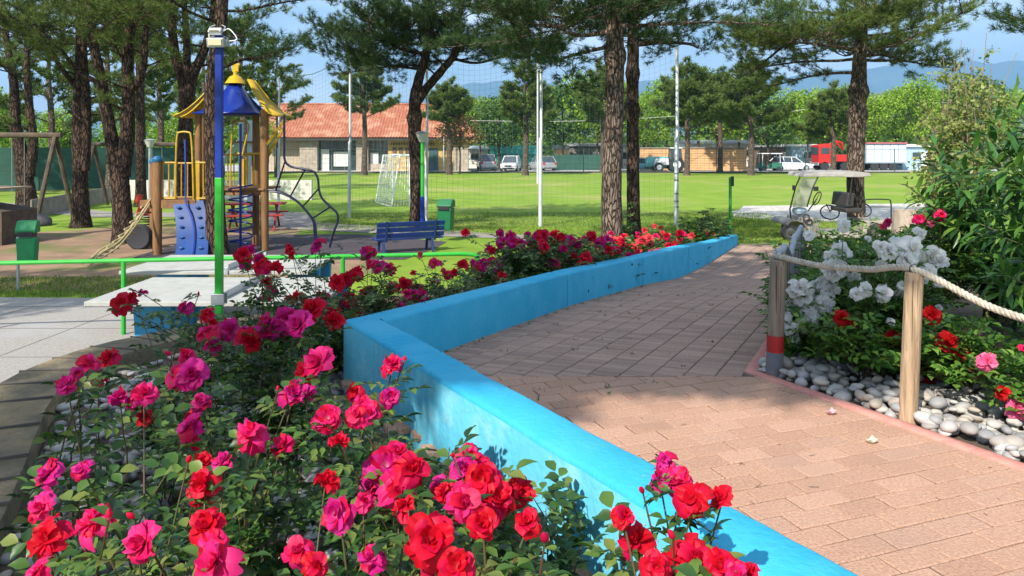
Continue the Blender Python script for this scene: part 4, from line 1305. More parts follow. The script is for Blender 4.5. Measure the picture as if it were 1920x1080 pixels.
# far wood as one mass behind everything
g = np.random.default_rng(77)
n = 42000
xx = g.uniform(-150, 190, n); yy = g.uniform(120, 150, n)
top = 4.2 + 2.4 * np.array([noise.noise((x * .09, y * .09, 0)) for x, y in zip(xx, yy)])
zz = g.random(n) ** .6 * top
V, F = scatter(LQ, LQF, frames(rdirs(n, g), g.uniform(0, 6.28, n)), np.stack([xx, yy, zz], 1), g.uniform(.8, 1.7, n) * .75)
o = npmesh('far_wood', V, F, bl2_m); kind(o, 'stuff'); o['label'] = 'distant belt of green trees behind the camp site'

# wispy light green tree on the right
def wispy():
    Y = 9.5
    base = G0(1800, Y, .45)
    root = thing('wispy_tree', 'wispy pale green tree with tiny leaves, left of the oleander', 'tree', base)
    g = random.Random(8); tb = MB(base); tips = []
    for k in range(58):
        px = g.gauss(1785, 42); py = g.uniform(60, 370)
        if py < 200: px = g.gauss(1800, 42)
        e_ = PX(px, py, Y + g.uniform(-.5, .5))
        m_ = base.lerp(e_, .55) + Vector((g.uniform(-.15, .15), 0, .25))
        pts_ = catmull([base, base.lerp(m_, .5), m_, e_], 4)
        tb.tube(pts_, [.014 * (1 - .9 * i / (len(pts_) - 1)) + .002 for i in range(len(pts_))], 5, caps=False)
        for j in range(9):
            t = .45 + .55 * g.random(); i = min(len(pts_) - 2, int(t * (len(pts_) - 1)))
            q = pts_[i]; e2 = q + Vector((g.uniform(-.35, .35), g.uniform(-.3, .3), g.uniform(-.3, .15)))
            tb.tube([q, q.lerp(e2, .5) + Vector((0, 0, .04)), e2], [.004, .003, .0015], 4, caps=False)
            for u in range(24):
                tips.append(q.lerp(e2, .1 + .9 * u / 23) + Vector((g.gauss(0, .035), g.gauss(0, .035), g.gauss(0, .035))))
    tb.build('trunk', M('twig_bark', (.22, .17, .12), rough=.9), root, smooth=True, ang=60)
    tips = np.array([tuple(t) for t in tips]); gn = np.random.default_rng(8); n = len(tips)
    T = np.array([(0, 0, 0), (-.3, .45, .05), (0, 1, 0), (.3, .45, .05)]); F = np.array([(0, 3, 2, 1)])
    V, F = scatter(T, F, frames(rdirs(n, gn) + np.array([[0, 0, -.3]]), gn.uniform(0, 6.28, n)), tips, gn.uniform(.7, 1.3, n) * .058)
    npmesh('crown', V, F, M('wispy_leaf', (.2, .27, .06), rough=.5, trans=.35, island=[(.12, .19, .03), (.20, .27, .05), (.30, .36, .09), (.26, .22, .09)]), root, off=base)
wispy()

# oleander
def oleander(name, label, base, hh, radx, seed, n_st=60):
    base = Vector(base)
    root = thing(name, label, 'oleander shrub', base, 0, 'oleander shrubs')
    g = random.Random(seed); gn = np.random.default_rng(seed)
    tb = MB(base); pos = []; D = []
    for k in range(n_st):
        az = g.uniform(0, 6.28); r2 = radx * g.random() ** .5
        tip = base + Vector((r2 * math.cos(az), r2 * math.sin(az) * .8, hh * g.uniform(.35, 1.0) * (1 - .35 * (r2 / radx) ** 2)))
        m_ = base.lerp(tip, .5) + Vector((0, 0, .2))
        pts_ = catmull([base + Vector((g.uniform(-.15, .15), g.uniform(-.15, .15), 0)), m_, tip], 6)
        tb.tube(pts_, [.010 * (1 - .7 * i / (len(pts_) - 1)) for i in range(len(pts_))], 5, caps=False)
        nw = 16
        for j in range(nw):
            t = .25 + .75 * j / (nw - 1); i = min(len(pts_) - 2, int(t * (len(pts_) - 1)))
            q = pts_[i].lerp(pts_[i + 1], t * (len(pts_) - 1) - i); ax = (pts_[i + 1] - pts_[i]).normalized()
            a0 = g.uniform(0, 6.28)
            for w_ in range(3):
                a = a0 + w_ * 2.094
                s1 = ax.orthogonal().normalized(); s2 = ax.cross(s1)
                d = ax * (.15 + .6 * (t > .9)) + (s1 * math.cos(a) + s2 * math.sin(a)) + Vector((0, 0, .05))
                pos.append(q); D.append(d)
    tb.build('stems', M('oleander_stem', (.16, .17, .07), rough=.7), root, smooth=True, ang=60)
    T = np.array([(0, 0, 0), (0, .35, .00), (0, .7, -.05), (0, 1, -.18), (-.10, .3, .022), (-.095, .66, -.02), (.10, .3, .022), (.095, .66, -.02)])
    F = np.array([(0, 1, 4), (4, 1, 5), (1, 2, 5), (5, 2, 3), (0, 6, 1), (6, 7, 1), (1, 7, 2), (7, 3, 2)])
    pos = np.array([tuple(p) for p in pos]); D = np.array([tuple(p) for p in D])
    V, F = scatter(T, F, frames(D, gn.uniform(-.5, .5, len(pos))), pos, gn.uniform(.6, 1.15, len(pos)) * .21)
    npmesh('foliage', V, F, M('oleander_leaf', (.05, .13, .03), rough=.38, spec=.5, trans=.28, island=[(.02, .075, .018), (.04, .13, .022), (.08, .20, .03), (.18, .32, .05)]), root, off=base)
oleander('oleander', 'tall oleander with long narrow leaves at the right edge behind the rope', (4.55, 5.3, .8), 2.3, 1.25, 5, 230)
oleander('oleander', 'lower oleander behind the red and white roses', (4.6, 7.0, .7), 1.9, .9, 6, 90)
oleander('oleander', 'oleander shoots close to the right edge, nearest the rope', (3.45, 4.45, .8), 1.05, .5, 7, 44)
# small leafy weeds beside the green post and at the wall end
rose_bush('shrub', 'thin dark leaved shrub against the lawn, left of the green post', (GX(1335, 17.2), 17.2, 0), [], height=1.0, rad=.5, shoots=40, seed=201, leafscale=1.6, group=None, cat='shrub')
rose_bush('shrub', 'thin dark leaved shrub rising left of the last coral roses', (GX(1300, 16.4), 16.4, 0), [], height=.95, rad=.4, shoots=30, seed=202, leafscale=1.6, group=None, cat='shrub')
rose_bush('shrub', 'green shrub between the two centre trunks', (GX(1171, 16), 16, 0), [], height=1.35, rad=.22, shoots=20, seed=203, leafscale=1.4, group=None, cat='shrub')
# ================================================================ OBJECTS
met = M('grey_metal', (.48, .50, .52), (.38, .40, .42), scale=8, rough=.45, metal=.6)
white_p = M('white_paint', (.78, .78, .76), rough=.5)
black_p = M('black_plastic', (.02, .02, .022), rough=.5)
blue_p = M('blue_pole_paint', (.004, .022, .22), (.008, .035, .28), scale=6, rough=.4)
green_p = M('green_pole_paint', (.022, .34, .03), (.04, .40, .05), scale=6, rough=.4)
yellow_p = M('yellow_paint', (.48, .30, .015), (.34, .20, .02), scale=5, rough=.5)
wood_o = M('orange_wood', (.26, .13, .05), (.15, .075, .032), scale=4, rough=.7, stretch=(3, 3, .5), bump=.3)
wood_d = M('dark_timber', (.12, .085, .06), (.06, .045, .035), scale=4, rough=.85, bump=.6)
wood_p = M('pale_post_wood', (.46, .33, .21), (.30, .20, .12), scale=7, rough=.85, stretch=(4, 4, .35), bump=1.0, bscale=14, p0=.4, p1=.6, c3=(.20, .14, .09), s3=4, q0=.62, q1=.72)
wood_g = M('greyed_post_wood', (.30, .235, .17), (.19, .15, .115), scale=7, rough=.9, stretch=(4, 4, .35), bump=1.0, bscale=14, p0=.4, p1=.6)
navy = M('navy_tube_paint', (.006, .008, .035), rough=.35)

# ---- rope fence posts
def rope_post(label, x, y, r, h, mat, bands=None, lean=0.0, z=None):
    z = P(y) if z is None else z
    t = thing('rope_post', label, 'post', (x, y, z), 0, 'posts of the rope fence')
    m = MB(); n = 9
    pts_ = [(lean * i / n * h, 0, -.1 + (h + .1) * i / n) for i in range(n + 1)]
    m.tube(pts_ + [(lean * h, 0, h + .004)], [r * 1.03] * 2 + [r] * (n - 2) + [r * .995, r * .93], 20, jitter=.03, seed=int(x * 100))
    m.build('post_shaft', mat, t, smooth=True, ang=50)
    if bands:
        for nm, z0, z1, bm_ in bands:
            m = MB(); m.tube([(lean * z0, 0, z0), (lean * (z0 + z1) / 2, 0, (z0 + z1) / 2), (lean * z1, 0, z1)], [r * 1.055] * 3, 20, caps=False)
            m.build(nm, bm_, t, smooth=True)
    c = MB()
    for k in range(3):
        a = -1.9 + k * .55
        c.tube([(lean * h * .6 + r * 1.0 * math.cos(a), r * 1.0 * math.sin(a), h * .96), (lean * h * .4 + r * 1.005 * math.cos(a + .04), r * 1.005 * math.sin(a + .04), h * .55)], [.0022, .0012], 4)
    c.build('crack', M('crack_dark', (.04, .025, .015), rough=1), t)
    return t
rope_post('grey brown post with red band and grey foot at the corner of the pink kerb', 1.745, 4.97, .052, .76, wood_g, [('red_band', .155, .265, M('red_band_paint', (.42, .012, .012), (.34, .02, .02), scale=9, rough=.5)), ('grey_foot', -.02, .155, M('grey_foot_paint', (.12, .14, .17), (.20, .17, .15), scale=9, rough=.8))], .035)
rope_post('sunlit pale wooden post standing in the white pebbles', 2.185, 4.13, .048, .815, wood_p, None, .05)
rope_post('wooden rope post just outside the right edge', 2.72, 3.15, .048, .78, wood_p, None, .03)
gpost = M('grey_post_paint', (.13, .15, .17), (.20, .19, .17), scale=5, rough=.7)
rope_post('slim grey brown post just behind the one with the red band', 2.03, 5.55, .032, .74, wood_g)
rope_post('dark grey post at the ramp edge, behind the white blooms', 2.33, 6.15, .05, .80, gpost)
rope_post('grey post farther down the ramp edge', 2.75, 7.1, .05, .85, gpost)

# ---- twisted rope
def rope(name, label, pts_, r, mat, pitch=.075):
    cl = catmull(pts_, 40)
    L = [0]
    for i in range(1, len(cl)): L.append(L[-1] + (cl[i] - cl[i - 1]).length)
    n = int(L[-1] / .009)
    m = MB(cl[0])
    t = thing(name, label, 'rope', cl[0])
    cen = []
    j = 0
    for i in range(n):
        s_ = L[-1] * i / (n - 1)
        while j < len(L) - 2 and L[j + 1] < s_: j += 1
        u = (s_ - L[j]) / max(1e-9, L[j + 1] - L[j])
        cen.append(cl[j].lerp(cl[j + 1], min(1, u)))
    for k in range(3):
        path = []
        for i, p in enumerate(cen):
            tn = (cen[min(n - 1, i + 1)] - cen[max(0, i - 1)]).normalized()
            a = tn.cross(Vector((0, 0, 1))).normalized(); b = tn.cross(a)
            an = 2 * math.pi * (L[-1] * i / (n - 1)) / pitch + k * 2.094
            path.append(p + (a * math.cos(an) + b * math.sin(an)) * r * .5)
        m.tube(path, r * .56, 7)
    m.build('strand', mat, t, smooth=True, ang=80)
    return t
rope_m = M('rope_fibre', (.54, .48, .39), (.36, .32, .26), scale=30, rough=.9, bump=.5, bscale=120)
pA = Vector((1.78, 4.97, .8 + .78)); pB = Vector((2.225, 4.13, .8 + .835)); pC = Vector((2.74, 3.15, .8 + .74))
rope('rope', 'thick pale twisted rope slung between the wooden posts', [pA + Vector((-.03, .03, .0)), pA + Vector((0, 0, .005)), pA.lerp(pB, .35) - Vector((0, 0, .028)), pA.lerp(pB, .7) - Vector((0, 0, .022)), pB, pB.lerp(pC, .4) - Vector((0, 0, .10)), pB.lerp(pC, .75) - Vector((0, 0, .09)), pC], .0195, rope_m)
rope('rope', 'grey rope looped between the far posts of the ramp edge', [pA + Vector((-.01, .02, .03)), Vector((1.86, 5.15, 1.60)), Vector((2.03, 5.55, 1.575)), Vector((2.18, 5.85, 1.47)), Vector((2.33, 6.15, 1.58)), Vector((2.5, 6.6, 1.50)), Vector((2.75, 7.1, 1.56))], .024, M('grey_rope', (.27, .31, .36), (.40, .42, .44), scale=20, rough=.8))
t = thing('tie_wire', 'dark wire binding the rope to the top of the sunlit post', 'wire', pB)
m = MB(); 
for k in range(3):
    m.tube([(.028 * math.cos(a) + k * .004, .004 * k, .028 * math.sin(a)) for a in [i * .5236 for i in range(13)]], .002, 5)
m.tube([(0, 0, -.02), (.004, -.02, -.05), (-.01, -.035, -.09)], .002, 5)
m.build('wire_loop', black_p, t, smooth=True)
# fallen petals
for (px, py, mm, lab) in [(1558, 775, 'pale_pink_petal', 'pale pink petal fallen on the paving near the kerb'), (1634, 829, 'white_petal', 'white petal fallen on the sunlit paving')]:
    d = 1.49 * 1400 / (py - 280); q = PX(px, py, d)
    m = MB((q.x, q.y, .8)); pts_ = []
    m.off = Vector((0, 0, 0)); vs = []; 
    for i in range(5):
        for j in range(4):
            u = i / 4 - .5; v = j / 3 - .5
            vs.append((u * .062 * (1 - .6 * v * v), v * .040, .004 + .07 * (u * u + v * v * .6)))
    fs = [(i * 4 + j, (i + 1) * 4 + j, (i + 1) * 4 + j + 1, i * 4 + j + 1) for i in range(4) for j in range(3)]
    m.add(vs, fs); o = m.build('petal', _mats[mm], smooth=True); o.location = (q.x, q.y, .803); o.rotation_euler = (0, 0, .4)
    tag(o, lab, 'petal', None)
# moss and weeds in the joints
g = random.Random(12); m_pos = []; m_dir = []
for k in range(90):
    Y = g.uniform(4.4, 10.5); x = g.uniform(wallbed(max(5, Y)) + .3, kerbR(max(Y, 5.05)) - .05)
    if Y > 5 and g.random() < .5: x = wallbed(Y) + .3 + g.random() * .06
    for j in range(g.randrange(3, 9)):
        m_pos.append((x + g.gauss(0, .012), Y + g.gauss(0, .012), P(Y))); m_dir.append((g.gauss(0, .6), g.gauss(0, .6), .7))
T = np.array([(-.12, 0, 0), (.12, 0, 0), (0, 1, -.1)]); F = np.array([(0, 1, 2)])
gn = np.random.default_rng(4)
V, F2 = scatter(T, F, frames(np.array(m_dir), gn.uniform(0, 6, len(m_dir))), np.array(m_pos), gn.uniform(.012, .04, len(m_dir)))
o = npmesh('joint_weeds', V, F2, M('weed_green', (.08, .13, .03), rough=.8)); kind(o, 'stuff'); o['label'] = 'tiny weeds and moss growing from the paving joints'
# twigs and needles litter on the paving
g = random.Random(19); m = MB()
for k in range(120):
    Y = g.uniform(2.2, 11) ; 
    lo = wallbed(Y) + .32 if Y > 5 else 2.2 - .6 * Y
    x = g.uniform(lo, kerbR(min(Y, 5.03)) - .05 if Y < 5.03 else kerbR(Y) - .05)
    a = g.uniform(0, 6.28); l = g.uniform(.01, .045)
    m.tube([(x, Y, P(Y) + .004), (x + l * math.cos(a), Y + l * math.sin(a), P(Y + l * math.sin(a)) + .004)], .0012, 4)
o = kind(m.build('needle_litter', wood_d), 'stuff'); o['label'] = 'fallen pine needles and bits of twig on the paving'

gn = np.random.default_rng(44)
def blades(name, label, boxes, smin, smax, mat):
    pp = []
    for (x0, x1, y0, y1, n) in boxes:
        yy_ = gn.uniform(y0, y1, n); xx_ = gn.uniform(x0, x1, n)
        xx_ = xx_ * (yy_ / y1) if x0 < -100 else xx_
        keep = (xx_ > np.interp(yy_, [11.5, 13.6, 17, 18.3, 40], [-1.2, .9, 3.2, 4, -60]) ) | (yy_ < 15.5)
        pp.append(np.stack([xx_[keep], yy_[keep], np.zeros(keep.sum())], 1))
    pp = np.concatenate(pp); n = len(pp)
    d = np.stack([gn.normal(0, .35, n), gn.normal(0, .35, n), np.ones(n)], 1)
    V, F2 = scatter(np.array([(-.13, 0, 0), (.13, 0, 0), (0, 1, 0)]), np.array([(0, 1, 2)]), frames(d, gn.uniform(0, 6, n)), pp, gn.uniform(smin, smax, n))
    o = npmesh(name, V, F2, mat); kind(o, 'stuff'); o['label'] = label
blades('grass_blades', 'short grass blades of the lawn nearest the path', [(-6, 9, 20, 27, 46000), (5.5, 14, 18.3, 24, 20000), (-11, -4.2, 11.6, 13.4, 14000), (.4, 1.2, 11.5, 12.5, 10)], .03, .075,
       M('grass_blade', (.12, .22, .02), rough=.8, trans=.3, island=[(.08, .15, .015), (.13, .23, .02), (.20, .30, .035), (.28, .30, .09)]))
# ---- table tennis tables
conc = M('table_concrete', (.40, .40, .37), (.33, .33, .31), scale=6, rough=.75, bump=.15, bscale=60)
leg_b = M('blue_leg_paint', (.02, .20, .40), (.03, .25, .45), scale=5, rough=.6)
def pingpong(label, x, y, rz):
    t = thing('table_tennis_table', label, 'table', (x, y, 0), rz, 'concrete table tennis tables')
    MB().box((-.16, 0, .735), (2.42, 1.45, .05)).build('tabletop', conc, t, bevel=.008)
    for s_ in (-1, 1):
        m = MB()
        m.box((s_ * .86, -.30, .355), (.34, .10, .71), top=(1.25, 1)).box((s_ * .86, .30, .355), (.34, .10, .71), top=(1.25, 1)).box((s_ * .86, 0, .67), (.22, .62, .07))
        m.build('leg', leg_b, t, bevel=.012)
    m = MB()
    m.box((0, 0, .80), (.018, 1.3, .07)).box((0, -.735, .76), (.04, .02, .10)).box((0, .735, .76), (.04, .02, .10))
    m.build('net_plate', met, t, bevel=.003)
    return t
pingpong('pale concrete table tennis table with blue legs, nearest the roses', GX(152, 7.5) + 1.37, 7.52 + .75, .0)
pingpong('second concrete table tennis table, beyond the green rail', GX(222, 9.45) + 1.37, 9.45 + .73, .0)

# ---- green rail
t = thing('railing', 'low green tubular rail running past the table tennis tables', 'railing', (-5.97, 8.7, 0))
m = MB((-5.97, 8.7, 0))
a = Vector((-9.5, 8.62, .915)); b = Vector((-.45, 9.85, .91)); b.z = .925
m.tube([a, a.lerp(b, .3), a.lerp(b, .6), a.lerp(b, .975), a.lerp(b, .992) - Vector((0, 0, .01)), b - Vector((0, 0, .04)), b - Vector((0, 0, .90))], .027, 10)
m.build('top_rail', green_p, t, smooth=True)
for px in (-140, 228, 640):
    X_ = px; u = None
    for k in range(200):
        q = a.lerp(b, k / 199)
        if 960 + 1400 * q.x / q.y > px: break
    m = MB((-5.97, 8.7, 0)); m.bar((q.x, q.y, 0), (q.x, q.y, .92), .028, 10); m.build('rail_post', green_p, t, smooth=True)

# ---- light pole
Y = 6.85; px_ = 411
t = thing('light_pole', 'square pole, green below and royal blue above, with two floodlights', 'light pole', (GX(px_, Y), Y, 0))
MB().box((0, 0, 1.02), (.062, .062, 2.04)).build('lower_pole', green_p, t, bevel=.004)
MB().box((0, 0, 2.70), (.060, .060, 1.32)).build('upper_pole', blue_p, t, bevel=.004)
m = MB(); m.box((0, -.035, .93), (.12, .02, .10)).box((0, .035, .93), (.12, .02, .10)); m.build('clamp', met, t, bevel=.003)
def flood(nm, z, w_, h_, tilt, dx=0):
    m = MB(); m.box((dx, -.075, z), (w_, .055, h_), rx=tilt); f = m.build(nm, met, t, bevel=.008)
    m = MB(); m.box((dx, -.105 - .004, z - .002), (w_ * .78, .004, h_ * .66), rx=tilt); m.build('lens', M('lamp_lens', (.72, .62, .42), rough=.2), f, bevel=.001)
    m = MB(); m.tube([(dx - w_ / 2 - .006, -.07, z), (dx - w_ / 2 - .01, -.02, z + .05), (dx - .03, .0, z + .07)], .005, 6).tube([(dx + w_ / 2 + .006, -.07, z), (dx + w_ / 2 + .01, -.02, z + .05), (dx + .03, .0, z + .07)], .005, 6)
    m.build('bracket', met, f, smooth=True)
flood('floodlight', 3.27, .155, .085, .25)
flood('floodlight', 3.37, .12, .05, .9, -.005)
m = MB(); m.box((.055, .0, 3.28), (.05, .06, .06)); m.build('junction_box', met, t, bevel=.004)
m = MB(); m.tube(catmull([(.03, 0, 3.38), (.10, -.02, 3.40), (.17, -.02, 3.31), (.10, -.02, 3.29), (.05, 0, 3.30)], 5), .005, 6).tube(catmull([(-.03, 0, 3.38), (-.085, -.02, 3.37), (-.07, -.02, 3.28), (-.03, 0, 3.22)], 5), .005, 6)
m.build('cable', white_p, t, smooth=True)

# ---- litter bins
bin_m = M('green_bin_plastic', (.01, .20, .06), (.014, .24, .08), scale=4, rough=.45)
def litter_bin(label, loc, rz, s=1.0, mat=bin_m):
    t = thing('litter_bin', label, 'litter bin', loc, rz, 'green litter bins')
    m = MB(); m.box((0, 0, .78), (.34 * s, .26 * s, .58 * s), top=(1.18, 1.12)); m.build('bin_body', mat, t, bevel=.02)
    # hood with open front
    w_ = .205 * s; prof = [(-.16 * s, 1.07 + .0), (-.17 * s, 1.12), (-.05 * s, 1.26), (.10 * s, 1.27), (.16 * s, 1.20), (.165 * s, 1.07)]
    vs = [(x_, y_, z_) for x_ in (-w_, w_) for (y_, z_) in prof]; k = len(prof)
    fs = [(i, i + 1, k + i + 1, k + i) for i in range(k - 1)] + [tuple(range(k))[::-1], tuple(range(k, 2 * k)), (0, k, 2 * k - 1, k - 1)]
    m = MB(); m.add(vs, fs); m.build('hood', mat, t, bevel=.012)
    m = MB(); m.box((0, -.172 * s, 1.055), (.30 * s, .01, .10 * s)); m.build('mouth', black_p, t, bevel=.004)
    m = MB(); m.bar((-.23 * s, .08, 0), (-.23 * s, .08, 1.0), .022, 10).box((-.2 * s, .08, .95), (.06, .03, .05)).box((-.2 * s, .08, .6), (.06, .03, .05))
    m.build('bin_post', met, t, smooth=True, ang=50)
    return t
litter_bin('bright green litter bin on a thin grey post, left of the tables', (GX(52, 12.1) , 12.1, -.12), .25, .72)
litter_bin('dark green litter bin behind the blue bench', (GX(836, 18.7), 18.7, -.22), -.3, .95, M('dark_green_plastic', (.008, .11, .04), (.01, .14, .05), scale=4, rough=.4))

# ---- bench
bb = M('blue_bench_paint', (.005, .02, .13), (.01, .035, .18), scale=7, rough=.5, stretch=(.5, 4, 4))
Y = 16.6
t = thing('bench', 'royal blue slatted park bench seen from behind', 'bench', (GX(770, Y), Y, -.10), .42)
wd = 1.55
for k in range(3):
    m = MB(); m.box((0, .0 - k * .035, .50 + k * .125), (wd, .03, .105), rx=.26); m.build('back_slat', bb, t, bevel=.006)
for k in range(4):
    m = MB(); m.box((0, .06 + .11 * k, .41), (wd, .09, .03)); m.build('seat_slat', bb, t, bevel=.006)
for s_ in (-1, 1):
    m = MB(); x_ = s_ * wd * .36
    m.slab([(x_ - .025, .03, .38), (x_ - .025, .44, .38), (x_ - .025, .50, 0), (x_ - .025, .44, 0), (x_ - .025, .38, .33), (x_ - .025, .08, .33), (x_ - .025, -.06, 0), (x_ - .025, -.12, 0)], .05)
    m.slab([(x_ - .025, -.02, .36), (x_ - .025, .04, .36), (x_ - .025, -.06, .82), (x_ - .025, -.12, .82)], .05)
    m.build('bench_frame', M('dark_blue_iron', (.01, .03, .12), rough=.5), t, bevel=.006)

# red picnic table
rp = M('red_plank_paint', (.34, .03, .025), (.26, .03, .03), scale=6, rough=.6)
t = thing('picnic_table', 'dark red picnic table with benches behind the playground tower', 'picnic table', (GX(478, 21.5), 21.5, 0), .2)
m = MB()
for k in range(5): m.box((0, -.3 + k * .15, .74), (1.7, .13, .04))
m.build('tabletop', rp, t, bevel=.004)
for s_ in (-1, 1):
    m = MB()
    for k in range(2): m.box((0, s_ * (.62 + k * .14), .45), (1.7, .12, .04))
    m.build('bench_seat', rp, t, bevel=.004)
    m = MB(); m.bar((s_ * .6, -.75, 0), (s_ * .6, .25, .72), .03, 6).bar((s_ * .6, .75, 0), (s_ * .6, -.25, .72), .03, 6).box((s_ * .6, 0, .43), (.05, 1.5, .06))
    m.build('leg', rp, t)

# ---- playground tower
Y = 16.5
O = Vector((GX(400, 17), 17, 0))
t = thing('play_tower', 'wooden play tower with yellow railings, blue climbing wall and pointed blue and yellow roof', 'play tower', O)
def L_(p): return p - O
def post(px, Y, top_px, r=.085, mat=wood_o, name='post', cap=None):
    a = G0(px, Y); zt = PX(px, top_px, Y).z
    m = MB(O); m.tube([a, (a.x, a.y, zt * .5), (a.x, a.y, zt)], r, 12); q = m.build(name, mat, t, smooth=True, ang=50)
    if cap:
        m = MB(O); m.lathe([(r * 1.15, 0), (r * 1.2, .05), (r * .8, .11), (.01, .13)], (a.x, a.y, zt), 12); m.build('post_cap', cap, q, smooth=True)
cap_m = M('blue_cap', (.01, .10, .22), rough=.4)
post(295, 16.3, 303, .095, cap=cap_m); post(288, 17.6, 306, .085, cap=cap_m)
post(392, 17.6, 306, .08)
post(480, 17.9, 205, .085); post(496, 16.9, 205, .095); post(380, 18.2, 205, .08); post(372, 17.0, 205, .075)
yl, yr = GX(288, 16.9), GX(500, 16.9)
m = MB(O); m.box(((GX(288, 16.9) + GX(388, 16.9)) / 2, 16.95, 1.16), (1.22, 1.35, .05)).box(((GX(288, 16.9) + GX(388, 16.9)) / 2, 16.3, 1.10), (1.22, .05, .18)); m.build('lower_deck', wood_o, t, bevel=.006)
m = MB(O); m.box(((GX(388, 17) + GX(500, 17)) / 2, 17.4, 1.40), (1.38, 1.25, .05)).box(((GX(388, 17) + GX(500, 17)) / 2, 16.85, 1.33), (1.38, .05, .13)); m.build('upper_deck', wood_o, t, bevel=.006)
def railing(px0, px1, Y, ytop, ybot, n, nm='railing'):
    m = MB(O); a = PX(px0, ytop, Y); b = PX(px1, ytop, Y); zb = PX(0, ybot, Y).z
    m.bar(a, b, .022, 8); m.bar((a.x, Y, zb), (b.x, Y, zb), .02, 8)
    for k in range(n):
        u = (k + .5) / n; x_ = a.x + (b.x - a.x) * u
        m.bar((x_, Y, zb), (x_, Y, a.z), .014, 6)
    m.build(nm, yellow_p, t, smooth=True)
railing(300, 392, 17.5, 306, 370, 8)
railing(300, 333, 16.35, 305, 372, 3); railing(362, 388, 16.35, 305, 372, 2)
railing(388, 478, 17.95, 290, 352, 8); railing(446, 494, 16.9, 288, 348, 4)
if True:
    m = MB(O); m.tube(catmull([PX(329, 372, 16.3), PX(330, 300, 16.3), PX(332, 255, 16.3), PX(338, 248, 16.3), PX(352, 248, 16.3), PX(358, 255, 16.3), PX(361, 300, 16.3), PX(363, 372, 16.3)], 5), .022, 8)
    m.build('grab_rail', yellow_p, t, smooth=True); m = MB(O)
    m.tube(catmull([PX(432, 350, 17), PX(433, 290, 17), PX(436, 240, 17), PX(442, 229, 17), PX(460, 228, 17), PX(466, 240, 17), PX(455, 290, 17), PX(450, 350, 17)], 5), .020, 8)
m.build('grab_rail', yellow_p, t, smooth=True)
m = MB(O); m.box((GX(366, 16.3), 16.35, 1.6), (.16, .03, .9)).box((GX(452, 16.9), 17.0, 1.7), (.14, .03, .75)); m.build('side_panel', yellow_p, t, bevel=.01)
# climbing wall
cw = M('blue_climbing_panel', (.001, .03, .15), (.003, .045, .20), scale=2.5, rough=.55)
m = MB(O); rows = []; A = [PX(322, 376, 16.3), PX(381, 376, 16.3)]; Bt = [G0(327, 15.4), G0(388, 15.4)]
nseg = 10; vs = []; fs = []
for i in range(nseg + 1):
    u = i / nseg; bow = .16 * math.sin(u * math.pi)
    for (p, q) in ((A[0], Bt[0]), (A[1], Bt[1])):
        c = p.lerp(q, u) + Vector((0, bow, 0)); vs += [tuple(c), (c.x, c.y + .05, c.z)]
for i in range(nseg):
    a = i * 4
    fs += [(a, a + 2, a + 6, a + 4), (a + 1, a + 5, a + 7, a + 3), (a, a + 4, a + 5, a + 1), (a + 2, a + 3, a + 7, a + 6)]
m.add(vs, fs); wl = m.build('climbing_wall', cw, t, smooth=True, ang=40)
hold_m = M('climbing_hold', (.004, .05, .20), (.06, .12, .28), scale=3, rough=.4)
for i in range(5):
    for k in range(3):
        u = .12 + .17 * i + .03 * (k == 1); v = .2 + .30 * k
        p = A[0].lerp(A[1], v).lerp(Bt[0].lerp(Bt[1], v), u) + Vector((0, .16 * math.sin(u * math.pi) - .03, 0))
        if k == 1: continue
        m = MB(O); m.lathe([(.05, 0), (.055, .015), (.03, .04), (.005, .045)], (0, 0, 0), 8)
        m.v = [(p.x + a_, p.y - c_, p.z + b_ * .6) for (a_, b_, c_) in m.v]; m.build('climbing_hold', hold_m, wl, smooth=True)
m = MB(O); pts_ = [A[0].lerp(A[1], .5).lerp(Bt[0].lerp(Bt[1], .55), u) + Vector((.05 * math.sin(u * 3), .16 * math.sin(u * math.pi) - .09, 0)) for u in (0, .2, .4, .6, .8, .93)]
pts_ = [PX(347, 262, 16.3) , PX(348, 330, 16.25)] + pts_
m.tube(catmull(pts_, 4), .018, 7); m.build('climbing_rope', M('blue_rope', (.02, .05, .30), rough=.6), wl, smooth=True)
# spiral fireman pole
m = MB(O); m.bar(G0(451, 16.7), PX(451, 232, 16.7), .028, 8)
c = G0(451, 16.7)
for z_ in (0.12, .35, .58, .82, 1.05, 1.28):
    m.tube([(c.x + .26 * math.cos(a_), c.y + .26 * math.sin(a_), z_ + .23 * a_ / 6.28) for a_ in [i * .524 for i in range(13)]], .018, 6, caps=False)
m.build('spiral_ladder', M('deep_blue_metal', (.01, .02, .22), rough=.35), t, smooth=True)
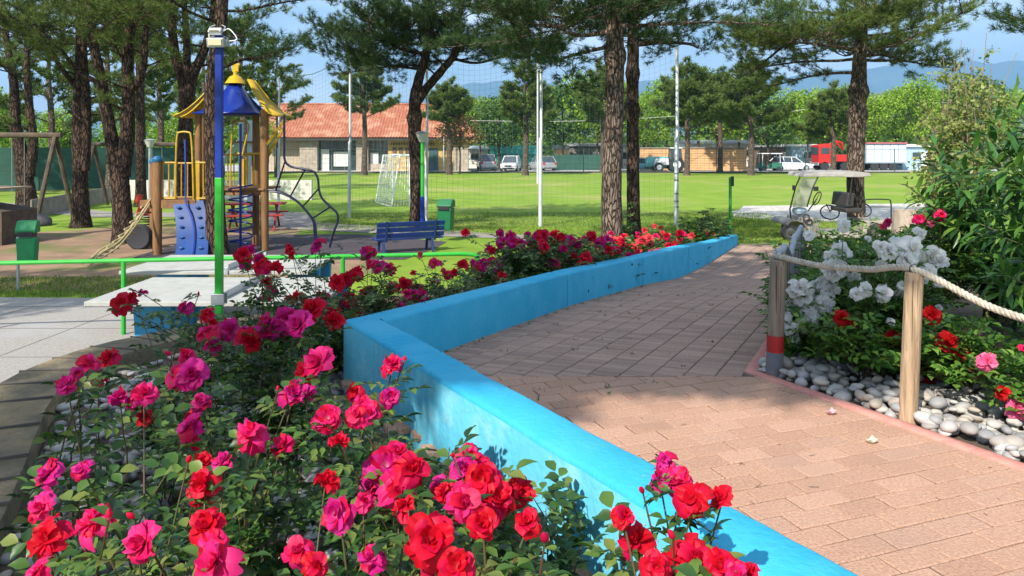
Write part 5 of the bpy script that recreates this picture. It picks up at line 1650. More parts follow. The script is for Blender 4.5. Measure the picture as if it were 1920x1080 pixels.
# roof: four-sided curved blue cone plus yellow flaps
apex = PX(434, 150, 17.2); cx, cy = (GX(440, 17.2)), 17.25
rb = M('blue_roof_panel', (.005, .02, .20), (.01, .035, .26), scale=2, rough=.3)
ry = M('yellow_roof_panel', (.55, .36, .012), (.44, .27, .015), scale=3, rough=.4)
z_e = PX(0, 216, 17.2).z; z_a = PX(0, 155, 17.2).z
def roofside(a0, a1, R_, mat, nm, low=0.0, lift=0.0, inner=.10):
    vs = []; n = 6
    for i in range(n + 1):
        u = i / n; rr_ = inner + (R_ - inner) * u; z_ = z_a + (z_e - z_a) * (1 - (1 - u) ** 1.6) - low * u + lift
        for a_ in (a0, (a0 + a1) / 2, a1):
            k = 1 if a_ in (a0, a1) else math.cos((a1 - a0) / 2) * 1.02
            vs.append((cx + rr_ * k * math.cos(a_), cy + rr_ * k * math.sin(a_), z_))
    fs = []
    for i in range(n):
        for j in range(2):
            q = i * 3 + j; fs.append((q, q + 1, q + 4, q + 3))
    m = MB(O); m.add(vs, fs); o = m.build(nm, mat, t, smooth=True, ang=30)
    so_ = o.modifiers.new('thick', 'SOLIDIFY'); so_.thickness = .03
for k in range(4):
    a0 = R(-130 + 90 * k)
    roofside(a0 - R(5), a0 + R(85), .98 if k % 2 == 0 else .80, rb, 'blue_roof_sheet')
for a0 in (-34, 4, 146, 184):
    roofside(R(a0), R(a0 + 30), 1.32, ry, 'yellow_roof_flap', low=.10, lift=.05, inner=.42)
m = MB(O); m.lathe([(.24, -.02), (.13, .14), (.05, .18), (.05, .27)], (cx, cy, z_a), 12); m.build('roof_cap', ry, t, smooth=True)
m = MB(O); m.box((cx, cy, z_a + .36), (.15, .03, .22)).box((cx, cy, z_a + .42), (.20, .035, .05)); m.build('finial', ry, t, bevel=.01)
for (p0, p1) in ((PX(497, 300, 17), PX(531, 245, 17)), (PX(497, 272, 16.9), PX(534, 230, 16.7))):
    m = MB(O); m.slab([p0, p0 + Vector((.06, 0, .0)), p1 + Vector((.03, 0, .05)), p1 + Vector((-.04, 0, .05))], .05); m.build('roof_brace', yellow_p, t)
# arched climbing ladder
m = MB(O)
Y = 16.6
outer = [(533, 215), (533, 270), (534, 300), (545, 312), (570, 317), (588, 322), (596, 335), (598, 355), (604, 372), (620, 388), (632, 400), (633, 415), (624, 440), (618, 464)]
inner = [(503, 356), (520, 358), (540, 366), (560, 380), (578, 400), (588, 416), (590, 440), (596, 470)]
m.tube(catmull([PX(a_, b_, Y - .25) for a_, b_ in outer], 4), .026, 8)
m.tube(catmull([PX(a_, b_, Y + .25) for a_, b_ in inner], 4), .026, 8)
m.tube(catmull([PX(a_ + 3, b_ + 3, Y - .25) for a_, b_ in inner], 4), .022, 8)
for (a_, b_) in (((534, 304), (517, 358)), ((572, 318), (544, 369)), ((598, 353), (567, 388)), ((619, 388), (588, 408))):
    m.bar(PX(*a_, Y - .25), PX(*b_, Y + .25), .019, 7)
m.build('arched_ladder', navy, t, smooth=True)
# rope ladder to the ground
m = MB(O); rp_m = M('straw_rope', (.46, .38, .20), (.34, .28, .15), scale=20, rough=.9)
for dy in (-.28, .28):
    a = PX(283, 380, 16.6 + dy); b = G0(165, 14.6 + dy * 1.2, .06); mid_ = a.lerp(b, .55) - Vector((0, 0, .22))
    for off_ in (0, .09):
        m.tube(catmull([a + Vector((0, 0, off_)), a.lerp(mid_, .5) - Vector((0, 0, .05 - off_)), mid_ + Vector((0, 0, off_)), mid_.lerp(b, .6) - Vector((0, 0, -off_)), b], 4), .016, 6)
a = PX(283, 380, 16.6); b = G0(165, 14.6, .08)
for k in range(11):
    u = (k + .5) / 11; p = a.lerp(b, u) - Vector((0, 0, .2 * math.sin(u * math.pi)))
    m.tube([p + Vector((-.02, -.3, 0)), p + Vector((.0, 0, .045)), p + Vector((.02, .3, 0))], .022, 6)
m.build('rope_ladder', rp_m, t, smooth=True)
t2 = thing('tyre', 'black tyre lying behind the rope ladder', 'tyre', G0(262, 17.2, .28))
m = MB(); m.lathe([(.16, -.08), (.26, -.10), (.30, -.04), (.30, .04), (.26, .10), (.16, .08), (.15, 0)], (0, 0, 0), 20, axis='Y'); m.build('tyre_ring', M('rubber', (.03, .03, .035), rough=.8), t2, smooth=True)

# ---- swings
def swing(label, pa, pb, h, Ypair=.0, legs_a=True, legs_b=True):
    o = thing('swing_frame', label, 'swing', pa, 0, 'timber swing frames')
    m = MB(pa); m.tube([pa + Vector((-.2, 0, h)), (pa + pb) / 2 + Vector((0, 0, h + .01)), pb + Vector((.2, 0, h))], .085, 10, jitter=.1); m.build('beam', wood_d, o, smooth=True)
    for p, ok in ((pa, legs_a), (pb, legs_b)):
        if not ok: continue
        for s_ in (-1, 1):
            m = MB(pa); m.tube([p + Vector((s_ * .12, s_ * .8, 0)), p + Vector((0, 0, h - .02))], .075, 8, jitter=.1); m.build('leg', wood_d, o, smooth=True)
    for k in (.3, .7):
        p = pa.lerp(pb, k)
        m = MB(pa); m.bar(p + Vector((-.2, 0, h)), p + Vector((-.2, 0, .5)), .008, 5).bar(p + Vector((.2, 0, h)), p + Vector((.2, 0, .5)), .008, 5); m.build('chain', met, o)
        m = MB(pa); m.box(p + Vector((0, 0, .48)), (.46, .18, .035)); m.build('swing_seat', black_p, o, bevel=.005)
swing('timber swing frame at the left edge, in front of the green fence', G0(-130, 24), G0(104, 24), 2.75)
swing('second timber swing frame stretching behind the paired trunks', G0(176, 30), G0(345, 30), 2.5)
# slatted hut at the left edge
t = thing('slatted_hut', 'dark slatted wooden playhouse roof cut by the left edge', 'playhouse', G0(-22, 18.2))
m = MB()
for k in range(12):
    z_ = .10 + k * .10; x_ = .42 - k * .025
    m.box((x_ - 1.0, -.5 + .0 * k, z_), (2.0, .05, .07))
m.build('slats', M('weathered_slat', (.36, .28, .20), (.28, .21, .15), scale=5, rough=.9), t)
m = MB(); m.prism([(-1.0, -.4), (.60, -.4), (.62, .9), (-1.0, .9)], 0, lambda x, y: 1.05 - .4 * max(0, x)); m.build('hut_body', wood_d, t)
m = MB(); m.box((-.3, .2, 1.34), (1.5, 1.5, .05)); m.build('hut_lid', M('weathered_slat', (.36, .28, .20)), t)
# logs and boards left
t = thing('log_border', 'grey timber boards edging the play area in front of the green fence', 'timber border', G0(150, 30))
m = MB(t.location)
for (p, q, h) in ((G0(60, 25), G0(215, 34), .5), (G0(215, 34), G0(340, 44), .5)):
    m.slab([p, q, q + Vector((0, 0, h)), p + Vector((0, 0, h))], .06)
    m.slab([p + Vector((0, -.1, .30)), q + Vector((0, -.1, .30)), q + Vector((0, -.1, h + .12)), p + Vector((0, -.1, h + .12))], .05)
m.build('boards', M('grey_boards', (.27, .24, .20), (.18, .16, .13), scale=3, rough=.9), t)
t = thing('boulder', 'dark boulder lying behind the left litter bin', 'boulder', G0(55, 22.5))
bm_ = bmesh.new(); bmesh.ops.create_icosphere(bm_, subdivisions=3, radius=.5)
for v in bm_.verts:
    k = 1 + .25 * noise.noise(v.co * 2.2); v.co = Vector((v.co.x * k * 1.3, v.co.y * k, max(-.1, v.co.z * k * .62) + .1))
me = bpy.data.meshes.new('rock'); bm_.to_mesh(me); bm_.free(); me.materials.append(M('dark_rock', (.06, .055, .07), (.10, .09, .10), scale=4, rough=.95, bump=.5)); me.polygons.foreach_set('use_smooth', [True] * len(me.polygons))
o = bpy.data.objects.new('rock', me); C.objects.link(o); o.parent = t
# red spring rider behind railing
t = thing('spring_rider', 'small red spring rider left of the wooden deck', 'spring rider', G0(277, 22))
m = MB(); m.tube([(.1 * math.cos(a_), .1 * math.sin(a_), .05 + a_ * .011) for a_ in [i * .5 for i in range(60)]], .015, 5); m.build('spring', black_p, t)
m = MB(); m.box((0, 0, .55), (.75, .05, .42), top=(.6, 1)).box((-.25, 0, .85), (.28, .05, .26), top=(.5, 1)); m.build('rider_panel', M('signal_red', (.55, .05, .02), rough=.5), t, bevel=.02)
m = MB(); m.box((.05, 0, .60), (.3, .26, .04)); m.build('seat', black_p, t, bevel=.01)

# ---- mesh fence posts helper
def mesh_fence(label, pts_, h, mat, spacing=2.5, cell=.25, r=.03, wr=.006, group=None, screen=None, name='mesh_fence'):
    a = pts_[0]
    o = thing(name, label, 'fence', a, 0, group)
    mm = MB(a); post_n = 0
    for i in range(len(pts_) - 1):
        p, q = pts_[i], pts_[i + 1]; L = (q - p).length; d = (q - p).normalized()
        nx = int(L / spacing)
        for k in range(nx + (1 if i == len(pts_) - 2 else 0)):
            c = p + d * (L * k / max(1, nx))
            m = MB(a); m.bar(c, c + Vector((0, 0, h + .08)), r, 6); m.build('fence_post', mat, o)
        if screen is None:
            nn = int(h / cell)
            for k in range(nn + 1): mm.tube([p + Vector((0, 0, h * k / nn)), q + Vector((0, 0, h * k / nn))], wr if k % nn else wr * 3, 3, caps=False)
            for k in range(int(L / cell)): 
                c = p + d * (cell * k); mm.tube([c, c + Vector((0, 0, h))], wr, 3, caps=False)
        else:
            mm.slab([p + Vector((0, 0, .05)), q + Vector((0, 0, .05)), q + Vector((0, 0, h)), p + Vector((0, 0, h))], .01)
    mm.build('wire_mesh' if screen is None else 'screen_cloth', mat if screen is None else screen, o)
    return o
gm = M('dark_green_wire', (.02, .07, .05), rough=.5)
mesh_fence('green screened mesh fence behind the playground on the left', [Vector((-34, 38, 0)), Vector((-26, 41, 0)), Vector((-20.5, 46, 0))], 2.4, gm, screen=M('green_screen', (.022, .075, .055), (.03, .10, .075), scale=1, rough=.8, stretch=(1, 1, 3)))
mesh_fence('long low dark wire fence along the far side of the playing field', [Vector((-32, 73.4, 0)), Vector((72, 72.6, 0))], 2.3, gm, spacing=4.2, cell=.42, wr=.007, r=.04)
t = thing('kerb_board', 'dark board along the foot of the far field fence', 'kerb board', (20, 72.9, 0))
m = MB(t.location); m.slab([(-32, 73.25, 0), (72, 72.45, 0), (72, 72.45, .14), (-32, 73.25, .14)], .06); m.build('board', M('dark_board', (.05, .05, .045), rough=.9), t)

# ---- ball net with masts
masts = [(522, 26.8, 130, .05), (655, 24.8, 92, .055), (799, 22.8, 85, .055), (1013, 22.2, 60, .062), (1268, 22.4, 60, .068)]
labs = ['thin white net mast right of the playground tower', 'white net mast in front of the tiled roof', 'pale net mast beside the forked pine and its lamp post', 'white net mast standing behind the first far rose bushes', 'white net mast right of the two centre trunks, with dark tape marks']
mtops = []
mast_m = M('mast_paint', (.62, .64, .66), (.50, .52, .55), scale=5, rough=.4, metal=.2)
for (px, Y, top, r), lab in zip(masts, labs):
    a = G0(px, Y); z_ = PX(0, top, Y).z
    o = thing('net_mast', lab, 'mast', a, 0, 'masts of the ball net')
    m = MB(); m.tube([(0, 0, 0), (.01, 0, z_ * .45), (.03, 0, z_ * .45 + .02), (.02, 0, z_)], [r, r, r * .8, r * .7], 10); m.build('mast_tube', mast_m, o, smooth=True, ang=40)
    if px == 1268:
        m = MB(); 
        for q in (.55, .72, .95, 1.35, 1.55): m.lathe([(r * 1.02, q), (r * 1.02, q + .05)], (0.005, 0, 0), 10)
        m.build('tape', M('dark_tape', (.12, .15, .2), rough=.6), o)
    mtops.append((a, z_))
a0, z0_ = mtops[0]
o = thing('ball_net', 'fine ball stop net hung between the white masts along the field', 'net', a0)
m = MB(a0)
for i in range(len(mtops) - 1):
    (p, zp), (q, zq) = mtops[i], mtops[i + 1]
    L = (q - p).length; n = int(L / .16); nr = 34
    for k in range(n):
        u = k / n; c = p.lerp(q, u); zt = zp + (zq - zp) * u - .5 * math.sin(u * math.pi)
        m.tube([c + Vector((0, 0, .05)), c + Vector((0, 0, zt))], .0022, 3, caps=False)
    for k in range(nr + 1):
        pts_ = []
        for s_ in range(9):
            u = s_ / 8; c = p.lerp(q, u); zt = zp + (zq - zp) * u - .5 * math.sin(u * math.pi)
            pts_.append(c + Vector((0, 0, .05 + (zt - .05) * k / nr)))
        m.tube(pts_, .0022 if k < nr else .012, 3, caps=False)
m.build('netting', M('net_cord', (.10, .16, .16), rough=.8), o)
# far masts
for (px, Y, top, lab, r) in [(1008, 50, 108, 'thin grey mast beyond the field, close left of the white net mast', .07), (1406, 71, 118, 'tall white mast in the dark broad pine', .12), (832, 74, 175, 'lamp post with a round white globe above the tiled roof', .06), (1775, 40, 250, 'thin pale pole among the wispy tree leaves', .05)]:
    a = G0(px, Y); z_ = PX(0, top, Y).z
    o = thing('mast' if px != 832 else 'lamp_post', lab, 'mast' if px != 832 else 'lamp post', a)
    m = MB(); m.tube([(0, 0, 0), (0, 0, z_ * .5), (0, 0, z_)], [r, r * .85, r * .7], 8); m.build('mast_tube', mast_m, o, smooth=True)
    if px == 832:
        m = MB(); m.lathe([(.05, 0), (.22, .1), (.28, .28), (.22, .46), (.05, .56)], (0, 0, z_), 12); m.build('globe', white_p, o, smooth=True)
# lamp post beside forked pine
def lamp(label, px, Y, ytop, split, loc_r=.05):
    a = G0(px, Y); z_ = PX(0, ytop, Y).z
    o = thing('lamp_post', label, 'lamp post', a, 0, 'park lamp posts')
    m = MB(); m.bar((0, 0, 0), (0, 0, split or .3), loc_r * 1.25, 10); m.build('lower_post', blue_p if split else met, o, smooth=True)
    m = MB(); m.bar((0, 0, split or .3), (0, 0, z_ - .30), loc_r, 10); m.build('upper_post', green_p if split else met, o, smooth=True)
    m = MB(); m.lathe([(.05, -.30), (.09, -.28), (.19, -.04), (.16, -.02)], (0, 0, z_), 12); m.build('lantern', M('lantern_glass', (.50, .52, .48), rough=.3), o, smooth=True)
    m = MB(); m.lathe([(.20, -.04), (.21, -.02), (.12, .02), (.02, .04)], (0, 0, z_), 12); m.build('lantern_lid', met, o, smooth=True)
lamp('park lamp beside the forked pine, blue post turning green, pale lantern', 792, 21.4, 248, .95)
lamp('park lamp with pale lantern behind the wooden deck', 281, 28, 262, 0)

# ---- goal
O2 = G0(742, 31.5)
t = thing('goal', 'small white football goal with white net, left of the forked pine', 'football goal', O2)
Yg = 31.5; wpt = []
A_ = G0(768, 30.6); A1 = A_ + Vector((0, 0, 2.05))           # right post
B_ = G0(736, 33.4); B1 = B_ + Vector((0, 0, 2.05))
m = MB(O2); m.bar(A_, A1, .045, 8).bar(B_, B1, .045, 8).bar(A1, B1, .045, 8); m.build('goal_frame', white_p, t, smooth=True)
bk = Vector((-.62, -.75, 0)); 
m = MB(O2)
for p, q in ((A_, A1), (B_, B1)):
    m.tube([q, q + bk * .55, p + bk], .022, 6)
m.bar(A_ + bk, B_ + bk, .022, 6)
m.build('net_stays', white_p, t, smooth=True)
m = MB(O2); n = 15
def gp(u, v):   # u along mouth, v down the back
    base_ = A_.lerp(B_, u)
    if v < .3: return base_ + Vector((0, 0, 2.05)) + bk * (.55 * v / .3)
    w_ = (v - .3) / .7; return base_ + Vector((0, 0, 2.05 * (1 - w_) + .02)) + bk * (.55 + .45 * w_) + Vector((0, 0, -.12 * math.sin(w_ * 3.14)))
for k in range(n + 1): m.tube([gp(k / n, j / 12) for j in range(13)], .010, 3, caps=False)
for k in range(17): m.tube([gp(j / 6, k / 16) + Vector((0, 0, -.05 * math.sin(j / 6 * 3.14))) for j in range(7)], .010, 3, caps=False)
for p in (A_, B_):
    for k in range(9):
        z_ = 2.05 * k / 9; w_ = .55 + .45 * (1 - z_ / 2.05); m.tube([p + Vector((0, 0, z_)), p + bk * w_ * .5 + Vector((0, 0, z_ - .04)), p + bk * w_ + Vector((0, 0, z_))], .010, 3, caps=False)
    for k in range(1, 6):
        m.tube([p + bk * k / 6 , p + bk * k / 6 * .6 + Vector((0, 0, 2.05))], .010, 3, caps=False)
m.build('net', M('white_net', (.75, .76, .74), rough=.8), t)

# ---- green post, stump, planter boards
o = thing('marker_post', 'thin green post with a dark box on top at the end of the blue wall', 'post', (5.35, 18.3, 0))
m = MB(); m.bar((0, 0, 0), (0, 0, 1.62), .038, 8); m.build('post_shaft', M('dark_green_paint', (.03, .20, .03), rough=.5), o, smooth=True)
m = MB(); m.box((.05, -.01, 1.52), (.06, .07, .24)); m.build('socket_box', black_p, o, bevel=.006)
Y = 12.5
o = thing('tree_stump', 'grey weathered tree stump standing among roses on the right', 'tree stump', (GX(1698, Y), Y, P(Y) - .02))
m = MB(); m.tube([(0, 0, 0), (.01, 0, .35), (-.01, 0, .7), (.02, 0, 1.0), (.02, 0, 1.17)], [.25, .22, .215, .22, .20], 20, jitter=.09, seed=4)
m.build('stump_wood', M('stump_wood', (.46, .38, .30), (.27, .21, .16), scale=4, rough=.95, stretch=(2, 2, .5), bump=.9, c3=(.10, .08, .06), s3=3, q0=.6, q1=.68), o, smooth=True, ang=50)
Y = 15.5
o = thing('planter_box', 'old grey timber planter corner behind the first far rose bush', 'planter', (GX(965, Y), Y, 0))
m = MB(); m.box((.1, .4, .38), (.55, .9, .06)).box((-.15, .4, .2), (.06, .9, .36)).box((.35, .4, .2), (.06, .9, .36)).box((-.2, -.08, .28), (.10, .10, .56)); m.build('planter_boards', M('grey_boards', (.27, .24, .20)), o, bevel=.006)

# ---- golf cart
Yc = 19.4
GO = Vector((GX(1470, Yc), Yc, 0))
t = thing('golf_cart', 'cream golf cart with white roof seen from the side, behind the sunlit pine', 'golf cart', GO)
def q3(px, py, dy=0.0):
    v = PX(px, py, Yc + dy) - GO; return Vector((v.x, v.y, v.z))
cream = M('cream_body', (.34, .31, .25), (.26, .24, .20), scale=4, rough=.4)
m = MB(); prof = [(1490, 331), (1494, 325), (1530, 322), (1585, 322), (1612, 323), (1616, 329), (1590, 331), (1530, 330)]
zz = [q3(a_, b_) for a_, b_ in prof]
vs = [(v.x, -.55, v.z) for v in zz] + [(v.x, .55, v.z + .03) for v in zz]; k = len(zz)
m.add(vs, [tuple(range(k)), tuple(range(2 * k - 1, k - 1, -1))] + [(i, k + i, k + (i + 1) % k, (i + 1) % k) for i in range(k)]); m.build('roof', M('cart_roof', (.42, .40, .37), (.28, .26, .24), scale=5, rough=.6), t, bevel=.015)
for dy in (-.50, .50):
    for pl_ in ([q3(1500, 331, dy), q3(1492, 350, dy), q3(1481, 392, dy), q3(1483, 410, dy)], [q3(1534, 331, dy), q3(1524, 352, dy), q3(1513, 388, dy)], [q3(1598, 331, dy), q3(1592, 380, dy)]):
        m = MB(); m.tube(pl_, .019, 7); m.build('roof_support', black_p, t, smooth=True)
m = MB(); m.slab([q3(1502, 333, -.48), q3(1502, 333, .48), q3(1484, 390, .48), q3(1484, 390, -.48)], .012); m.build('windscreen', glass('screen_glass', (.75, .78, .66), .5), t)
m = MB(); m.slab([q3(1504, 334, -.50), q3(1533, 334, -.50), q3(1511, 388, -.50), q3(1486, 388, -.50)], .010); m.build('side_screen', glass('screen_glass'), t)
m = MB(); pr = [(1462, 418), (1470, 408), (1484, 400), (1500, 392), (1516, 392), (1524, 410), (1530, 432), (1545, 436), (1640, 436), (1650, 418), (1668, 416), (1668, 398), (1620, 398), (1600, 400), (1590, 418), (1530, 446), (1500, 440), (1490, 425)]
for (x0, x1, z0, z1, nm_) in ((1486, 1522, 440, 404, 'front_cowl'), (1524, 1600, 443, 432, 'floor_pan'), (1598, 1672, 440, 410, 'rear_body')):
    a = q3(x0, z0); b = q3(x1, z1)
    m = MB(); m.box(((a.x + b.x) / 2, 0, (a.z + b.z) / 2), (b.x - a.x, 1.1, b.z - a.z), top=(.86, .94)); m.build(nm_, cream, t, bevel=.03)
m = MB(); pts_ = [q3(1460, 418), q3(1466, 410), q3(1478, 409), q3(1490, 413), q3(1499, 424), q3(1501, 434)]
vs = [(p.x, -.62, p.z) for p in pts_] + [(p.x, .62, p.z) for p in pts_]; k = len(pts_)
m.add(vs, [(i, i + 1, k + i + 1, k + i) for i in range(k - 1)]); f_ = m.build('fender', M('fender_grey', (.22, .21, .20), rough=.5), t, smooth=True); s_ = f_.modifiers.new('s', 'SOLIDIFY'); s_.thickness = .02
ty = M('rubber', (.03, .03, .035), rough=.8)
for (px, dy) in ((1480, -.52), (1480, .52), (1640, -.52), (1640, .52)):
    c = q3(px, 433, dy); rr_ = .21
    m = MB(); m.lathe([(rr_ * .62, -.07), (rr_ * .92, -.085), (rr_, -.04), (rr_, .04), (rr_ * .92, .085), (rr_ * .62, .07)], (c.x, c.y, rr_), 18, axis='Y'); wh = m.build('wheel', ty, t, smooth=True)
    m = MB(); m.lathe([(.02, -.095), (.05, -.09), (rr_ * .5, -.075), (rr_ * .62, -.088), (rr_ * .62, .07)], (c.x, c.y, rr_), 14, axis='Y'); m.build('rim', M('rim_dark', (.16, .15, .14), rough=.4, metal=.6), wh, smooth=True)
m = MB(); c = q3(1532, 372, -.22)
m.tube([c + Vector((.13 * math.cos(a_) * .55 + .10 * math.sin(a_) * .0, .19 * math.sin(a_), .17 * math.cos(a_))) for a_ in [i * .3491 for i in range(19)]], .014, 6).bar(c, q3(1515, 396, -.22), .016, 6).bar(c + Vector((.07, 0, .17)), c - Vector((.07, 0, .17)), .008, 5)
m.build('steering_wheel', black_p, t, smooth=True)
m = MB(); a = q3(1586, 392); m.box((a.x, 0, a.z), (.42, .95, .12)); 
m.slab([q3(1586, 388, -.46), q3(1600, 388, -.46), q3(1604, 362, -.46), q3(1590, 362, -.46)], -.9); m.build('seat', M('seat_vinyl', (.04, .035, .035), rough=.5), t, bevel=.03)
m = MB()
for dy in (-.5, .5):
    m.tube(catmull([q3(1622, 400, dy), q3(1622, 378, dy), q3(1626, 374, dy), q3(1662, 374, dy), q3(1670, 378, dy), q3(1671, 400, dy), q3(1671, 416, dy)], 3), .017, 6).bar(q3(1622, 388, dy), q3(1671, 388, dy), .012, 6)
for a_, b_ in ((1626, 374), (1664, 374), (1671, 388)): m.bar(q3(a_, b_, -.5), q3(a_, b_, .5), .015, 6)
m.build('cargo_rail', black_p, t, smooth=True)
m = MB(); a = q3(1488, 352, -.58); m.box(a, (.06, .05, .13)); a = q3(1530, 354, -.58); m.box(a, (.11, .07, .11)); m.build('mirror', black_p, t, bevel=.01)
m = MB(); a = q3(1499, 397, -.3); m.lathe([(.01, -.13), (.16, -.06), (.19, .02), (.15, .08), (.02, .10)], (a.x, a.y, a.z + .02), 12); m.build('dash_bag', M('pale_blue_cloth', (.40, .50, .58), rough=.7), t, smooth=True)
m = MB()
for (a_, b_, r_2) in ((1512, 408, .08), (1518, 416, .07), (1508, 420, .06)):
    c = q3(a_, b_, -.56); m.tube([c + Vector((r_2 * math.cos(x_), 0, r_2 * math.sin(x_))) for x_ in [i * .7 for i in range(10)]], .02, 5)
m.build('engine_hoses', M('hose_dark', (.05, .045, .05), rough=.6), t, smooth=True)
# scooter / bicycle behind
t = thing('bicycle', 'dark bicycle lying behind the golf cart floor', 'bicycle', G0(1556, 20.6))
B0 = t.location
def rr2(px, py, dy=0): return PX(px, py, 20.6 + dy) - B0
for (px, py) in ((1556, 398), (1616, 394)):
    c = rr2(px, py); m = MB(); m.tube([c + Vector((.26 * math.cos(x_), .06 * math.sin(x_), .19 * math.sin(x_))) for x_ in [i * .3491 for i in range(19)]], .018, 6); w_ = m.build('wheel', ty, t, smooth=True)
    m = MB()
    for k in range(8): m.bar(c, c + Vector((.25 * math.cos(k * .785), .05 * math.sin(k * .785), .18 * math.sin(k * .785))), .004, 4)
    m.build('spokes', met, w_)
m = MB(); P1, P2, P3, P4 = rr2(1556, 396), rr2(1575, 380), rr2(1588, 398), rr2(1616, 392)
m.bar(P1, P2, .016).bar(P2, P3, .016).bar(P3, P4, .014).bar(P2, P4, .014).bar(P1, P1 + Vector((-.1, 0, .2)), .014); m.build('bicycle_frame', black_p, t, smooth=True)
# ================================================================ FAR SIDE OF THE FIELD
# ---- building with tiled roof
Yb = 76.0
BX0 = GX(500, Yb); BX1 = GX(868, Yb); ZE = PX(0, 262, Yb).z
BO = Vector((BX0, Yb, 0))
t = thing('tiled_building', 'low building with orange tiled roof, stone piers, glass front and yellow end wall', 'building', BO)
def bx(px, y=Yb): return GX(px, y)
stone = M('stone_pier', (.46, .39, .31), (.32, .27, .22), scale=3, rough=.95, bump=.5)
ochre = M('ochre_wall', (.58, .40, .15), (.52, .36, .14), scale=1, rough=.9)
m = MB(BO); m.box(((BX0 + BX1) / 2, Yb + 4.4, ZE / 2), (BX1 - BX0, 7.2, ZE)); m.build('wall', M('inner_wall', (.42, .35, .26), rough=.9), t)
for (a, b) in ((562, 595), (668, 690), (850, 878)):
    m = MB(BO); m.box(((bx(a) + bx(b)) / 2, Yb + .25, ZE / 2), (bx(b) - bx(a), .7, ZE)); m.build('stone_pier', stone, t, bevel=.02)
m = MB(BO); m.box(((bx(727) + bx(850)) / 2, Yb + .5, ZE / 2), (bx(850) - bx(727), .5, ZE)); m.build('ochre_wall', ochre, t)
dk = M('dark_window', (.03, .045, .055), (.05, .07, .08), scale=.6, rough=.12, spec=.8)
for (a, b, y0, y1) in ((595, 668, 264, 322), (690, 727, 264, 308)):
    z1, z0 = PX(0, y0, Yb).z, PX(0, y1, Yb).z
    m = MB(BO); m.box(((bx(a) + bx(b)) / 2, Yb + .72, (z0 + z1) / 2), (bx(b) - bx(a), .12, z1 - z0)); wn = m.build('window', dk, t)
    m = MB(BO)
    for k in range(4): m.box((bx(a) + (bx(b) - bx(a)) * k / 3, Yb + .62, (z0 + z1) / 2), (.09, .08, z1 - z0))
    m.box(((bx(a) + bx(b)) / 2, Yb + .62, z0 + (z1 - z0) * .62), (bx(b) - bx(a), .075, .09)); m.build('window_frame', M('frame_grey', (.12, .14, .15), rough=.5), wn)
m = MB(BO); m.box(((bx(690) + bx(727)) / 2, Yb + .5, .4), (bx(727) - bx(690), .45, .85)); m.build('sill_wall', stone, t)
m = MB(BO); m.box((bx(607), Yb + .56, 1.15), (.85, .05, 2.3)).box((bx(638), Yb + .56, 1.3), (1.6, .05, 1.5)); m.build('white_door', M('pale_panel', (.58, .60, .58), rough=.4), t)
m = MB(BO); m.box((bx(700), Yb + .60, 1.35), (.8, .05, 1.2)); m.build('notice_panel', white_p, t)
m = MB(BO); m.box((bx(812), Yb + .21, 1.2), (.95, .08, 2.4)); dd_ = m.build('door', M('teal_door', (.05, .10, .12), rough=.5), t)
m = MB(BO); m.box((bx(812) + .35, Yb + .15, 1.1), (.05, .06, .2)); m.build('handle', met, dd_)
for px in (739, 751, 763):
    m = MB(BO); m.box((bx(px), Yb + .22, PX(0, 283, Yb).z), (.42, .08, .72)); m.build('window', M('brown_shutter', (.14, .09, .06), rough=.7), t)
m = MB(BO); m.box((bx(833), Yb + .22, PX(0, 283, Yb).z), (.32, .08, .7)); m.build('window', M('brown_shutter', (.14, .09, .06)), t)
m = MB(BO)
for k in range(17): m.box((bx(733) + k * .27, Yb + .2, PX(0, 270, Yb).z), (.13, .10, .26))
m.build('vent_row', M('brown_shutter', (.14, .09, .06)), t)
m = MB(BO); m.box(((BX0 + BX1) / 2 + .3, Yb - .3, .05), (BX1 - BX0 + 1, 2.0, .12)); m.build('plinth', M('pale_plinth', (.60, .57, .52), rough=.9), t)
m = MB(BO); m.box(((BX0 + BX1) / 2, Yb - .75, ZE + .02), (BX1 - BX0 + 1.2, .12, .2)); m.build('gutter', M('dark_board', (.05, .05, .045)), t)
# roof with real tile waves
tile = M('roof_tile', (.38, .135, .07), (.25, .085, .05), scale=3.2, rough=.9, c3=(.42, .21, .13), s3=.9)
EX0 = BX0 - .9; EX1 = GX(890, Yb - .9) ; RY = Yb + 4.6; RZ = 2.3 + (280 - 196) * RY / 1400; EZ = PX(0, 257, Yb - .9).z
RX0 = EX0; RX1 = GX(848, RY)
vs = []; fs = []; nx = int((EX1 - EX0) / .05); ny = 10
for i in range(nx + 1):
    for j in range(ny + 1):
        v = j / ny
        x0 = EX0 + (EX1 - EX0) * i / nx
        lim = EX1 + (RX1 - EX1) * v
        x = min(x0, lim)
        wv = .045 * math.sin(x0 / .30 * 2 * math.pi)
        vs.append((x, Yb - .9 + (RY - Yb + .9) * v - .0, EZ + (RZ - EZ) * v + wv + .012 * (j % 2)))
for i in range(nx):
    for j in range(ny):
        a = i * (ny + 1) + j; fs.append((a, a + ny + 1, a + ny + 2, a + 1))
m = MB(BO); m.add(vs, fs); m.build('roof', tile, t, smooth=True, ang=60)
m = MB(BO); m.add([(EX1, Yb - .9, EZ), (EX1, Yb + 9.6, EZ), (RX1, RY, RZ), (EX0, Yb + 9.6, EZ), (EX0, RY, RZ), (EX0, Yb - .9, EZ - .02)], [(0, 1, 2), (1, 3, 4, 2), (3, 5, 4)])
m.build('hip_roof', tile, t)
m = MB(BO); m.tube([(EX0, RY, RZ + .03), (RX1, RY, RZ + .03), (EX1, Yb - .9, EZ + .03)], .13, 8); m.build('ridge_tiles', tile, t, smooth=True)

